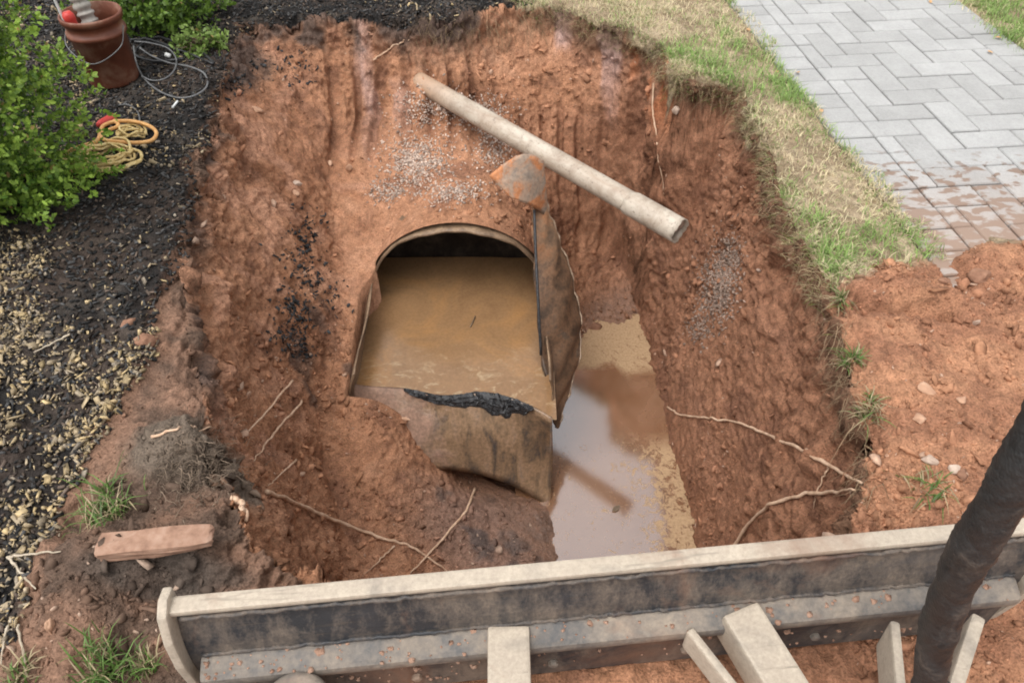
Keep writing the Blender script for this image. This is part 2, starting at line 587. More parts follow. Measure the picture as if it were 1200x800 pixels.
M = dict(
    ground=mat_ground(), paver=mat_paver(), sludge=mat_sludge(), puddle=mat_puddle(), pipe=mat_pipe(),
    clod=mat_attr('soil_clod', .95, .6, 45, .5, .006, .12),
    gravel=mat_attr('gravel_stone', .75, .5, 90, .3, .003, .3),
    mulch=mat_attr('mulch_shreds', .8, .5, 80, .3, .003, .25),
    chips=mat_attr('wood_chip', .8, .45, 90, .2, .002, .2),
    fibre=mat_attr('fine_root', .9, .4, 80, 0, 0, .1),
    grass=mat_leaf('grass_blade'), leaf=mat_leaf('shrub_leaf'),
    bark=mat_plain('shrub_bark', [(.3, (.09, .06, .04)), (.7, (.2, .15, .1))], 30, .9),
    bark_root=mat_plain('pale_root', [(.28, (.38, .23, .145)), (.5, (.56, .38, .255)), (.72, (.68, .50, .36))], 24, .8, 'World'),
    twig=mat_plain('dry_twig', [(.3, (.3, .24, .17)), (.7, (.5, .43, .33))], 30, .85, 'World'),
    stone_tan=mat_plain('tan_stone', [(.3, (.34, .19, .12)), (.5, (.44, .26, .165)), (.72, (.52, .33, .225))], 14, .85, 'World', .5, .008),
    stone_brick=mat_plain('weathered_brick_stone', [(.3, (.20, .115, .08)), (.5, (.30, .18, .125)), (.72, (.37, .245, .18))], 26, .9, 'World', .6, .006, .15),
    stone_pale=mat_plain('pale_stone', [(.3, (.36, .25, .19)), (.6, (.48, .37, .29)), (.75, (.56, .46, .38))], 18, .8, 'World', .4, .006),
    stone_red=mat_plain('red_clay_lump', [(.3, (.15, .08, .052)), (.5, (.25, .135, .088)), (.72, (.34, .19, .125))], 22, .95, 'World', .7, .012, .1),
    steel_out=mat_rust('tank_outside', [(.26, (.05, .045, .045)), (.42, (.17, .11, .075)), (.58, (.25, .165, .11)), (.74, (.16, .13, .12))], 8),
    steel_in=mat_rust('tank_inside', [(.3, (.075, .05, .035)), (.5, (.2, .13, .08)), (.72, (.32, .22, .135))], 9, .35),
    steel_shaded=mat_rust('tank_inside_shaded', [(.3, (.02, .014, .011)), (.5, (.05, .035, .025)), (.7, (.11, .08, .058))], 7, .45),  # shade under the roof and at the far end, put into the colour
    steel_flap=mat_rust('flap_inside', [(.28, (.03, .022, .018)), (.42, (.075, .047, .03)), (.56, (.145, .08, .045)), (.66, (.085, .06, .042)), (.78, (.26, .18, .125))], 9, .32, -.52),
    steel_rust=mat_rust('flap_rusty_corner', [(.3, (.17, .14, .12)), (.44, (.30, .23, .175)), (.53, (.34, .22, .15)), (.60, (.44, .17, .065)), (.75, (.40, .22, .13))], 8, .5),
    tank_end=mat_tank_end(),
    tar_and_gap=mat_plain('oily_crust_and_dark_gap', [(.3, (.012, .012, .013)), (.7, (.05, .05, .052))], 60, .45, 'World', .6, .01),
    blade_top=mat_steel_mud('blade_dusty_edge', (.36, .30, .235), (.44, .375, .295), .6, 22),
    blade_back=mat_steel_mud('blade_dark_back', (.03, .031, .034), (.20, .155, .118), .36, 20, 3.0),
    blade_rib=mat_steel_mud('blade_dusty_rib', (.085, .082, .08), (.27, .22, .17), .52, 12),
    hose=mat_hose(),
    terracotta=mat_plain('red_brown_plastic', [(.3, (.10, .032, .018)), (.52, (.16, .052, .028)), (.7, (.27, .15, .10))], 9, .5, 'Object', .1, .002),
    grey_hose=mat_plain('grey_ribbed_hose', [(.3, (.2, .185, .16)), (.7, (.42, .39, .35))], 25, .6),
    red_plastic=mat_plain('red_plastic', [(.3, (.45, .03, .025)), (.7, (.55, .06, .045))], 20, .45),
    white_plastic=mat_plain('white_plastic', [(.3, (.55, .55, .53)), (.7, (.75, .75, .73))], 20, .45),
    cable=mat_plain('black_cable', [(.3, (.015, .015, .016)), (.7, (.05, .05, .052))], 25, .38),
    cable_grey=mat_plain('grey_cable', [(.3, (.08, .08, .082)), (.7, (.19, .19, .19))], 25, .38),
    rope=mat_plain('yellow_rope', [(.3, (.42, .29, .1)), (.5, (.62, .46, .2)), (.72, (.72, .6, .34))], 60, .85, 'World', .5, .003),
    orange=mat_plain('orange_cord', [(.3, (.55, .26, .08)), (.6, (.68, .38, .14)), (.8, (.7, .48, .24))], 30, .6, 'World'),
    dry_leaf=mat_plain('dry_leaf', [(.3, (.38, .2, .09)), (.7, (.6, .4, .2))], 20, .8),
)

# ------------------------------------------------------------------ the ground with the excavated pit
TX, TZ, TR = -0.32, -1.13, 0.545            # the tank's axis (along Y) and radius
TY0, TY1, TY2 = 2.72, 3.55, 3.97           # near end, edge of the roof that was left, far end
WATER_Z, SLUDGE_Z = -1.70, -1.12

rim_px = [(300, 660), (270, 560), (240, 480), (225, 400), (215, 330), (225, 250), (240, 180), (262, 110), (275, 60), (292, 36), (340, 30),
          (420, 27), (480, 33), (520, 33), (560, 19), (620, 12), (660, 10), (690, 25), (735, 38), (775, 55), (790, 90), (835, 100), (870, 105),
          (880, 140), (905, 180), (915, 230), (940, 280), (970, 330), (985, 380), (990, 420), (1000, 470), (1015, 520), (1020, 570)]
RIM = np.array([pz(u, v)[:2] for u, v in rim_px] + [(0.98, 1.18), (0.75, 1.1), (0.1, 1.08), (-0.5, 1.06)])
BASE = np.array([(-.72, 1.5), (-.80, 2.0), (-.93, 2.5), (-.97, 3.0), (-1.0, 3.6), (-1.08, 4.2), (-1.0, 4.58), (-.7, 4.68), (-.1, 4.68), (.15, 4.60),
                 (.3, 4.45), (.78, 4.40), (.88, 4.25), (.92, 3.5), (.95, 2.8), (.97, 2.1), (.93, 1.5), (.7, 1.3), (0, 1.3), (-.6, 1.32)])

def poly_dist(px, py_, poly):
    """distance to the outline and whether inside"""
    d = np.full(px.shape, 1e9)
    inside = np.zeros(px.shape, dtype=bool)
    n = len(poly)
    for i in range(n):
        ax, ay = poly[i]
        bx, by = poly[(i + 1) % n]
        ex, ey = bx - ax, by - ay
        t = np.clip(((px - ax) * ex + (py_ - ay) * ey) / (ex * ex + ey * ey), 0, 1)
        d = np.minimum(d, np.hypot(px - ax - t * ex, py_ - ay - t * ey))
        c = (ay > py_) != (by > py_)
        with np.errstate(divide='ignore', invalid='ignore'):
            inside ^= c & (px < (bx - ax) * (py_ - ay) / (by - ay + 1e-12) + ax)
    return d, inside

ctrl = np.array([(-.9, 4.55, -.50), (-.3, 4.65, -.48), (0, 4.55, -.55), (-.95, 4.1, -.58), (-.35, 4.0, -.54), (-.35, 3.65, -.56), (-.75, 3.68, -.80),
                 (-.98, 3.6, -.82), (.05, 3.75, -.80), (.1, 4.15, -.78), (.3, 4.4, -1.1), (.33, 3.85, -1.45), (.6, 4.3, -1.5), (.5, 4.0, -1.66),
                 (.85, 4.25, -1.62), (-.95, 3.2, -.93), (-.95, 2.75, -1.03), (-.9, 2.3, -1.16), (-.55, 2.47, -1.28), (-.75, 2.0, -1.28), (-.71, 2.69, -1.10), (-.62, 2.58, -1.19), (-.8, 2.5, -1.12),
                 (-.18, 2.40, -1.60), (-.36, 2.40, -1.49), (-.3, 2.6, -1.64), (-.05, 2.55, -1.7), (-.48, 2.6, -1.40), (-.3, 2.0, -1.50), (0, 2.3, -1.62), (.1, 2.0, -1.6), (.2, 2.42, -1.70), (.16, 2.2, -1.67), (.4, 2.2, -1.8),
                 (.6, 2.6, -1.82), (.6, 3.2, -1.82), (.8, 3.6, -1.78), (.45, 3.2, -1.82), (.35, 2.8, -1.82), (.9, 2.0, -1.78), (.3, 2.5, -1.8),
                 (.25, 2.8, -1.8), (.28, 3.3, -1.78), (.4, 3.55, -1.72), (-.6, 1.4, -1.3), (.3, 1.4, -1.6), (.9, 1.4, -1.7), (.7, 3.95, -1.70), (.93, 3.0, -1.8)])

def _tps(r):
    return np.where(r > 1e-9, r * r * np.log(r + 1e-12), 0)

_K = _tps(np.hypot(ctrl[:, None, 0] - ctrl[None, :, 0], ctrl[:, None, 1] - ctrl[None, :, 1])) + np.eye(len(ctrl)) * 3e-4
_P = np.c_[np.ones(len(ctrl)), ctrl[:, :2]]
_A = np.block([[_K, _P], [_P.T, np.zeros((3, 3))]])
_W = np.linalg.solve(_A, np.r_[ctrl[:, 2], 0, 0, 0])

def floor_z(x, y):
    out = _W[-3] + _W[-2] * x + _W[-1] * y
    for i in range(len(ctrl)):
        out = out + _W[i] * _tps(np.hypot(x - ctrl[i, 0], y - ctrl[i, 1]))
    return np.clip(out, -1.9, -.3)

# the walkway: a straight path running away from the camera, a little to the left
WALK_DIR = np.array([-0.100, 0.995])
WALK_DIR /= np.linalg.norm(WALK_DIR)
WALK_X = np.array([WALK_DIR[1], -WALK_DIR[0]])
_a0 = pz(887, 0)[:2]
UNIT = 0.156
WALK_W = float(np.dot(pz(1084.5, 0)[:2] - _a0, WALK_X))     # between the two border courses
BORDER = UNIT * 1.35

def walk_uv(x, y):
    rx, ry = x - _a0[0], y - _a0[1]
    return rx * WALK_X[0] + ry * WALK_X[1], rx * WALK_DIR[0] + ry * WALK_DIR[1]

_mb = np.array([pz(u, v)[:2] for u, v in [(-60, 830), (22, 760), (60, 660), (105, 565), (150, 475), (172, 400), (205, 300), (222, 220), (240, 150), (258, 95), (274, 55), (280, 20)]])
_mb = _mb[np.argsort(_mb[:, 1])]

def mulch_mask(x, y):
    n = fbm(x, y, y * 0, 4.0, 3, .55, 3.0)
    xb = np.interp(y, _mb[:, 1], _mb[:, 0]) + .09 * n
    left = sstep(.05, -.05, x - xb)
    far = sstep(4.80, 4.92, y + .05 * n) * sstep(.16, -.02, x + .1 * n)
    return np.clip(np.maximum(left, far), 0, 1) * sstep(7.0, 6.7, y) * sstep(-4.6, -4.2, x)

def lawn_mask(x, y):
    n = fbm(x, y, y * 0, 3.5, 4, .6, 21.0)
    side = sstep(-.02, .18, x + .12 * n)
    lim = np.interp(x, [1.1, 1.3, 1.7, 1.9, 2.4], [2.2, 2.36, 2.46, 2.62, 2.66])
    near = sstep(-.07, .07, y - lim + .16 * n)
    beyond = np.maximum(sstep(6.7, 7.0, y), sstep(-4.2, -4.6, x))
    return np.maximum(side * near, beyond)

def gauss(x, y, c, sx, sy=None, a=0.0):
    sy = sy or sx
    dx, dy = x - c[0], y - c[1]
    ca, sa = math.cos(a), math.sin(a)
    u, v = dx * ca + dy * sa, -dx * sa + dy * ca
    return np.exp(-.5 * ((u / sx) ** 2 + (v / sy) ** 2))

G_MAT, G_BLOCK, G_CLOD = pz(232, 545)[:2], pz(195, 665)[:2], pz(110, 740)[:2]
RUT_A, RUT_B = pz(1005, 366)[:2], pz(1100, 378)[:2]

def outer_z(x, y):
    z = .012 * fbm(x, y, y * 0, 1.1, 3)
    wu, wv = walk_uv(x, y)
    on_walk = sstep(-BORDER - .012, -BORDER + .012, wu) * sstep(WALK_W + BORDER + .012, WALK_W + BORDER - .012, wu)
    ml = mulch_mask(x, y)
    z = z + ml * (.03 + .02 * fbm(x, y, y * 0, 3, 3, .5, 8))
    lw = lawn_mask(x, y)
    z = z + lw * (.015 - .018 * sstep(-BORDER - .3, -BORDER, wu))
    # dug soil thrown on the near right
    sp = sstep(1.02, 1.35, x) * sstep(.15, -.15, y - np.interp(x, [1.2, 1.75, 1.95, 2.4], [2.30, 2.40, 2.60, 2.66]) + .12 * fbm(x, y, y * 0, 3, 3, .5, 5))
    z = z + sp * (.05 + .035 * fbm(x, y, y * 0, 1.8, 3, .5, 31) + .04 * gauss(x, y, (2.4, 2.2), .5, .25))
    flat = on_walk * (1 - sp)
    z = z * (1 - flat) - .05 * flat
    e = RUT_B - RUT_A
    t = np.clip(((x - RUT_A[0]) * e[0] + (y - RUT_A[1]) * e[1]) / e.dot(e), 0, 1)
    dd = y - RUT_A[1] - t * e[1]
    dr = np.hypot(x - RUT_A[0] - t * e[0], dd)
    z = z - .055 * np.exp(-(dr / .035) ** 2) + .04 * np.exp(-((dd - .09) / .05) ** 2) * np.exp(-np.maximum(0, dr - .12) ** 2 / .004)
    # heaps on the near left
    nl = sstep(1.9, 1.5, y) * sstep(-.55, -.75, x) * (1 - ml)
    z = z + nl * (.04 + .05 * fbm(x, y, y * 0, 4, 3, .5, 41))
    z = z + .14 * gauss(x, y, G_MAT, .14, .11) + .12 * gauss(x, y, G_BLOCK, .17, .055, .08) + .09 * gauss(x, y, G_CLOD, .09)
    return z

def tank_mask(x, y):
    return (np.abs(x - TX) < TR + .010 - .075 * sstep(TY1 - .24, TY1 - .02, y)) & (y > TY0 - .02 - .16 * sstep(-.35, .1, x)) & (y < TY1 + .012)

def height(x, y):
    x = np.asarray(x, dtype=float)
    y = np.asarray(y, dtype=float)
    oz = outer_z(x, y)
    wx = x + .035 * fbm(x, y, y * 0, 3.2, 3, .6, 50)
    wy = y + .035 * fbm(x, y, y * 0, 3.2, 3, .6, 70)
    dR, inR = poly_dist(wx, wy, RIM)
    dB, inB = poly_dist(x, y, BASE)
    fz = floor_z(x, y)
    t = np.where(inB, 1.0, dR / (dR + dB + 1e-6))
    # steep at the lip, easing at the foot
    prof = np.clip(1.08 * t ** .86, 0, 1)
    prof = prof * (1 - .25 * t * (1 - t))
    z = np.where(inR, oz * np.clip(1 - t * 6, 0, 1) + fz * prof, oz)
    # dip of the broken lip just outside the edge
    z = z + np.where(inR, .25 * gauss(x, y, (-.56, 4.64), .17, .13), 0)
    z = z - np.where(inR, 0, .03 * np.exp(-dR / .035))
    # soil kept on the roof of the tank, none inside the opening
    over = (np.abs(x - TX) < TR + .03) & (y >= TY1 + .012) & (y < TY2 + .1)
    sh = TZ + np.sqrt(np.clip((TR + .015) ** 2 - (x - TX) ** 2, 0, None)) + .008
    z = np.where(over, np.maximum(z, sh), z)
    z = np.where(tank_mask(x, y), -1.85, z)
    return z

XA, XB, YA, YB = -3.6, 3.6, 0.25, 6.2
NX, NY = 940, 650

def build_ground():
    # sample lines drawn together where the surface is steep
    cx, cy = np.linspace(XA, XB, 420), np.linspace(YA, YB, 420)
    GX, GY = np.meshgrid(cx, cy)
    Z = height(GX, GY)
    Zs = np.where(tank_mask(GX, GY), floor_z(GX, GY), Z)
    gx = np.minimum(np.abs(np.gradient(Zs, cx, axis=1)), 6)
    gy = np.minimum(np.abs(np.gradient(Zs, cy, axis=0)), 6)
    def blur(a, k, ax):
        ker = np.ones(k) / k
        return np.apply_along_axis(lambda r: np.convolve(np.pad(r, k // 2, mode='edge'), ker, 'valid')[:len(r)], ax, a)
    wy_ = blur((1.0 + np.percentile(gy[:, 120:300], 80, axis=1))[:, None], 21, 0)[:, 0]
    wy_ *= np.interp(cy, [YA, .9, 1.4, 5.2, YB], [.6, .8, 1, 1, .5])
    c = np.r_[0, np.cumsum((wy_[1:] + wy_[:-1]) / 2)]
    ys = np.interp(np.linspace(0, 1, NY), c / c[-1], cy)
    wx_ = blur(blur(np.sqrt(1 + gx ** 2), 7, 1), 15, 0) * np.interp(cx, [XA, -1.9, -1.6, 1.6, 2.2, XB], [.45, .6, 1, 1, .6, .45])[None, :]
    X = np.zeros((NY, NX))
    for i, yy in enumerate(ys):
        j = np.interp(yy, cy, np.arange(len(cy)))
        j0 = min(int(j), len(cy) - 2)
        w = wx_[j0] * (1 - (j - j0)) + wx_[j0 + 1] * (j - j0)
        c = np.r_[0, np.cumsum((w[1:] + w[:-1]) / 2)]
        X[i] = np.interp(np.linspace(0, 1, NX), c / c[-1], cx)
    Y = np.repeat(ys[:, None], NX, 1)
    # carry the sheet out to the horizon
    out = np.array([.25, .6, 1.2, 2.5, 5, 10, 20, 45, 100.0])
    X = np.hstack([np.repeat((XA - out[::-1])[None, :], NY, 0), X, np.repeat((XB + out)[None, :], NY, 0)])
    Y = np.repeat(ys[:, None], X.shape[1], 1)
    X = np.vstack([np.repeat(X[:1], len(out), 0), X, np.repeat(X[-1:], len(out), 0)])
    Y = np.vstack([np.repeat((YA - out[::-1])[:, None], X.shape[1], 1), Y, np.repeat((YB + out)[:, None], X.shape[1], 1)])
    Z = height(X, Y)
    ny, nx = X.shape
    P = np.stack([X, Y, Z], -1)
    du, dv = np.gradient(P, axis=1), np.gradient(P, axis=0)
    N = np.cross(du, dv)
    N /= np.linalg.norm(N, axis=-1)[..., None] + 1e-9
    for _ in range(2):
        Np = np.pad(N, ((1, 1), (1, 1), (0, 0)), mode='edge')
        N = (Np[1:-1, 1:-1] * 2 + Np[:-2, 1:-1] + Np[2:, 1:-1] + Np[1:-1, :-2] + Np[1:-1, 2:])
        N /= np.linalg.norm(N, axis=-1)[..., None]
    x, y, z = X, Y, Z
    dR, inR = poly_dist(X, Y, RIM)
    dB, inB = poly_dist(X, Y, BASE)
    ml, lw = mulch_mask(X, Y) * ~inR, lawn_mask(X, Y) * ~inR
    wu, wv = walk_uv(X, Y)
    walk = (wu > -BORDER) & (wu < WALK_W + BORDER) & (Z < -.01) & ~inR
    soil = np.clip(1 - ml - lw, 0, 1) * ~walk
    big = fbm(x, y, z, 3.2, 3, .5, 1)
    med = fbm(x, y, z, 9.5, 3, .55, 2)
    fin = fbm(x, y, z, 34, 3, .6, 4)
    lump = np.abs(fbm(x, y, z, 15, 2, .5, 6))
    c1 = .55 - cells(x + .015 * med, y + .015 * fin, z, 17, 1.0)
    c2 = .55 - cells(x + .008 * fin, y, z + .008 * fin, 46, 5.0)
    loose = np.clip(.55 + .9 * fbm(x, y, z, 1.6, 2, .5, 9), .15, 1.2)          # smooth cut faces against crumbled ones
    back = sstep(3.95, 4.5, y) * inR * sstep(-1.5, -1.2, x) * sstep(1.1, .9, x)
    left = sstep(-.75, -1.0, x) * inR * (1 - back)
    rightw = sstep(.75, .95, x) * inR * (1 - back)
    tooth = np.abs(((x + .16 * fbm(x, y * 0, z * .4, 1.9, 2, .5, 12) + .08 * z) / .155) % 1 - .5) * 2    # bucket-tooth grooves down the back wall
    groove_b = back * (-.055 * sstep(.45, .9, tooth) + .012) * np.clip(.35 + 1.1 * vnoise(x * 2.6 + 9, z * 3.2, x * 0 + 3), 0, 1.1)
    ty = (y * .80 + x * .45 + .05 * fbm(x, y, z, 2, 2, .5, 15)) / .13
    tooth2 = np.abs(ty % 1 - .5) * 2
    groove_l = left * (-.028 * sstep(.5, .95, tooth2)) * np.clip(.5 + vnoise(y * 2.2, z * 3, y * 0 + 7), 0, 1.2)
    cut = np.clip(1 - .75 * np.maximum(back, left), .2, 1) * np.where(inR, 1, .55)
    d_soil = .028 * big + .020 * med * loose + .011 * fin + .026 * np.maximum(c1, -.1) * np.clip(loose * 1.5 - .45, 0, 1.3) * cut + .013 * np.maximum(c2, -.25) * loose + groove_b + groove_l
    d_mulch = .012 * med + .014 * fin
    d_lawn = .008 * med + .006 * fin
    D = soil * d_soil + ml * d_mulch + lw * d_lawn
    # crumbly lip
    lip = np.exp(-(dR / .07) ** 2) * (1 - walk)
    D = D + lip * (.035 * med + .02 * fin)
    quiet = np.minimum(np.maximum(np.abs(x - TX) - TR, 0) / .12 + np.maximum(0, TY0 - .05 - y) / .12 + np.maximum(0, y - TY1 - .02) / .2, 1)
    far = sstep(9, 6.5, np.hypot(x, y - 2))
    D = D * (.12 + .88 * quiet) * far
    under = inB & (Z < -1.6)
    D = np.where(under, D * .5, D)
    D = np.where(tank_mask(X, Y), 0, D)
    P = P + N * D[..., None]

    # ---- what each patch is made of
    nz1, nz2 = fbm(x, y, z, 2.2, 4, .55, 60), fbm(x, y, z, 7, 4, .6, 61)
    tone = sstep(.0, .95, x + .25 * nz1)
    c = mix((.34, .172, .098), (.275, .138, .082), tone)
    c = mix(c, (.42, .228, .138), .6 * sstep(.1, .8, nz2) * (1 - tone))                 # dried pale crust
    c = mix(c, (.16, .078, .05), .65 * sstep(.0, .8, -nz2))                            # damp earth
    damp = sstep(.15, .55, fbm(x, y, z, 1.5, 4, .6, 140))
    c = mix(c, c * np.array([.62, .56, .54]), .5 * damp * inR)
    lay = sstep(.1, .6, vnoise(x * 1.2 + .3 * nz1, y * 1.2, z * 7 + .5 * nz1))
    c = mix(c, c * np.array([1.16, 1.2, 1.25]), .6 * lay * inR)
    # claw-polished streaks on the back wall: grey-violet and orange clay smears
    st = vnoise(x * 13 + .6 * nz1, z * .9, x * 0 + 4.4)
    c = mix(c, (.40, .28, .25), .9 * back * sstep(.2, .5, st) * sstep(-.1, .5, vnoise(x * 3, z * 2.4, x * 0 + 8) + .2 * nz2) * sstep(-1.1, -.6, z))
    c = mix(c, (.50, .19, .085), .85 * back * sstep(-.15, -.45, st) * sstep(-.55, -.2, z) * sstep(.0, .5, x))
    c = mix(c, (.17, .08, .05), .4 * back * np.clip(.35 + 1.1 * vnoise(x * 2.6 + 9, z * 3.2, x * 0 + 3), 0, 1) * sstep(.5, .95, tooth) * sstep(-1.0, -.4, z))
    c = mix(c, (.45, .25, .165), .5 * left * sstep(.1, .5, vnoise(x * 3, y * 9 + z * 2, z * 9)) * sstep(-1.1, -.7, z))
    # topsoil and roots under the turf
    top = inR * sstep(-.20, -.06, z + .06 * nz1) * sstep(-.1, .25, x)
    c = mix(c, (.125, .075, .048), .75 * top)
    topl = inR * sstep(-.2, -.04, z + .08 * nz2) * sstep(.1, -.2, x) * sstep(1.6, 1.9, y)
    c = mix(c, (.05, .045, .043), .85 * topl * sstep(-.35, .4, nz1 + .6 * nz2))
    # greasy grey earth by the tank, black stains down the left slope
    grey = sstep(.62, .25, np.hypot((x + .05) / 1.1, (y - 2.2) / .75)) * sstep(-1.2, -1.35, z)
    c = mix(c, (.215, .14, .11), .8 * grey * sstep(-.4, .3, nz1 + .4))
    oil = sstep(.3, .7, fbm(x, y, z, 6, 3, .6, 77)) * grey
    c = mix(c, (.06, .055, .055), .7 * oil)
    for (u, v, s) in [(360, 268, .05), (352, 300, .055), (345, 365, .07), (340, 392, .06), (352, 412, .05), (390, 345, .04)]:
        b = py(u, v, 3.05 + (300 - v) * .004)
        q = np.exp(-((x - b[0]) ** 2 + (y - b[1]) ** 2) / (2 * s * s)) * inR
        c = mix(c, (.06, .05, .047), .65 * sstep(.5, .95, q + .3 * nz2))
    wet = inB * sstep(-1.55, -1.68, z) * soil
    c = mix(c, (.17, .095, .06), .6 * wet)
    c = mix(c, (.62, .5, .3), 0 * wet)
    c = c * np.array([1.0, .98, .965])
    # outside the pit
    osoil = soil * ~inR
    c = mix(c, mix((.36, .182, .104), (.27, .13, .076), sstep(-.4, .5, nz2)), osoil * sstep(.8, 1.2, x))
    c = mix(c, mix((.10, .066, .048), (.21, .122, .082), sstep(-.5, .6, nz2 + .5 * nz1)), osoil * sstep(-.4, -.7, x))
    c = mix(c, (.135, .105, .08), .95 * sstep(.2, .55, gauss(x, y, G_MAT, .13, .10) + .15 * nz2) * sstep(-.25, -.1, z))
    c = mix(c, (.06, .05, .042), .8 * sstep(.25, .7, gauss(x, y, G_BLOCK + np.array([.03, -.07]), .16, .05) + .3 * nz2) * ~inR)
    pale = sstep(.1, .5, fbm(x, y, z, 3.1, 4, .6, 90))
    c = mix(c, mix(mix((.02, .018, .017), (.06, .05, .042), sstep(-.2, .7, nz2)), (.09, .062, .047), .4 * sstep(.1, .7, nz1)), ml)
    c = mix(c, mix((.24, .18, .115), (.38, .30, .20), sstep(-.4, .5, nz2)), lw)
    c = mix(c, (.15, .19, .065), sstep(6.0, 7.0, np.hypot(x, y - 1.2)) * lw)
    c = mix(c, (.06, .052, .045), walk * 1.0)
    set_wet = wet + .3 * oil

    V = P.reshape(-1, 3)
    idx = np.arange(nx * ny).reshape(ny, nx)
    Fq = np.stack([idx[:-1, :-1], idx[:-1, 1:], idx[1:, 1:], idx[1:, :-1]], -1).reshape(-1, 4)
    tm = tank_mask(X, Y).ravel()
    yy = Y.ravel()
    anyin = tm[Fq].any(1)
    behind = (yy[Fq] >= TY1 + .012).any(1)
    Fq = Fq[~(anyin & behind)]                                                           # the mouth of the tank stays open
    me = raw_mesh('ground', V, Fq, smooth=True)
    set_col(me, c.reshape(-1, 3))
    set_val(me, set_wet.ravel(), 'wet')
    obj('ground', me, M['ground'], kind='structure', label='red clay ground with a deep excavated pit, mulch and lawn around it', cat='ground')
    return V, Fq, c.reshape(-1, 3), inR.ravel(), soil.ravel(), ml.ravel(), lw.ravel()

GV, GF, GC, G_IN, G_SOIL, G_ML, G_LW = build_ground()
_vis = (GV[:, 0] > -5) & (GV[:, 0] < 5) & (GV[:, 1] > 0) & (GV[:, 1] < 9)
_keep = _vis[GF].all(1)
BVH = BVHTree.FromPolygons(GV.tolist(), GF[_keep].tolist())

def hit(u, v):
    d = Vector(ray(u, v)).normalized()
    loc, nor, i, dist = BVH.ray_cast(Vector((0, 0, CAM_H)), d)
    if loc is None:
        return np.array(pz(u, v)), np.array([0, 0, 1.0])
    if nor.z < 0:
        nor = -nor
    return np.array(loc), np.array(nor)

def drop(x, y):
    loc, nor, i, dist = BVH.ray_cast(Vector((x, y, 3)), Vector((0, 0, -1)))
    return (loc.z if loc is not None else 0.0)

# ------------------------------------------------------------------ water standing in the pit
def build_puddle():
    xs, ys = np.linspace(.02, 1.12, 60), np.linspace(1.25, 4.45, 170)
    X, Y = np.meshgrid(xs, ys)
    n = X.shape
    idx = np.arange(X.size).reshape(n)
    F = np.stack([idx[:-1, :-1], idx[:-1, 1:], idx[1:, 1:], idx[1:, :-1]], -1).reshape(-1, 4)
    me = raw_mesh('puddle', np.stack([X, Y, np.full(n, WATER_Z)], -1).reshape(-1, 3), F, True)
    obj('puddle', me, M['puddle'], kind='structure', label='silty brown puddle reflecting the sky along the right pit wall', cat='water')
build_puddle()

# ------------------------------------------------------------------ walkway: pavers laid in herringbone between two border courses
def build_walk():
    th = .06
    top = .006
    root = None
    wm = MB()
    def W(u, v, z):
        p = _a0 + WALK_X * u + WALK_DIR * v
        return (p[0], p[1], z)
    v0, v1 = -3.55, 2.45
    u0, u1 = -BORDER, WALK_W + BORDER
    wm.add([W(u0, v0, -.055), W(u1, v0, -.055), W(u1, v1, -.055), W(u0, v1, -.055), W(u0, v0, -.022), W(u1, v0, -.022), W(u1, v1, -.022), W(u0, v1, -.022)],
           [(0, 1, 2, 3), (4, 5, 6, 7), (0, 1, 5, 4), (1, 2, 6, 5), (2, 3, 7, 6), (3, 0, 4, 7)])
    sand = mat_plain('joint_sand', [(.3, (.02, .018, .016)), (.7, (.055, .048, .042))], 60, .95, 'World')
    root = obj('walkway', wm.mesh('walkway'), sand, kind='structure', label='grey concrete paver walkway laid in herringbone', cat='walkway')
    cache = {}
    ang = math.atan2(WALK_X[1], WALK_X[0])
    def stone(ua, ub, va, vb):
        g = .0045
        w, l = ub - ua - 2 * g, vb - va - 2 * g
        if w < .02 or l < .02:
            return
        key = (round(w, 3), round(l, 3))
        if key not in cache:
            m = MB()
            b = .006
            ring = lambda s, z: [(-w / 2 + s, -l / 2 + s, z), (w / 2 - s, -l / 2 + s, z), (w / 2 - s, l / 2 - s, z), (-w / 2 + s, l / 2 - s, z)]
            m.add(ring(0, -th) + ring(0, -b) + ring(b * .7, 0), [(3, 2, 1, 0), (8, 9, 10, 11)] +
                  [(i + 4 * k, (i + 1) % 4 + 4 * k, (i + 1) % 4 + 4 * k + 4, i + 4 * k + 4) for k in (0, 1) for i in range(4)])
            cache[key] = m.mesh('paver')
            cache[key].materials.append(M['paver'])
        o = bpy.data.objects.new('paver', cache[key])
        o.location = W((ua + ub) / 2 + random.gauss(0, .0008), (va + vb) / 2 + random.gauss(0, .0012), top + random.gauss(0, .0016))
        o.rotation_euler = (random.gauss(0, .004), random.gauss(0, .004), ang + random.gauss(0, .004))
        o.parent = root
        COL.objects.link(o)
    n = int((v1 - v0) / UNIT)
    off = .62 * UNIT
    # herringbone: cell (i, j); diagonals of alternating stones
    for j in range(n):
        for i in range(-3, 10):
            k = (i - j) % 4
            va = v0 + j * UNIT
            if k == 0:
                a, b, c, d = i, i + 2, va, va + UNIT
            elif k == 2:
                a, b, c, d = i, i + 1, va - UNIT, va + UNIT
            else:
                continue
            ua, ub = max(0, a * UNIT + off), min(WALK_W, b * UNIT + off)
            if ub - ua > .03 and d <= v1 + .01 and c >= v0 - .01:
                stone(ua, ub, c, d)
    for j in range(n):
        va = v0 + j * UNIT
        stone(-BORDER, 0, va, va + UNIT)
        stone(WALK_W, WALK_W + BORDER, va + .05, va + .05 + UNIT)
build_walk()

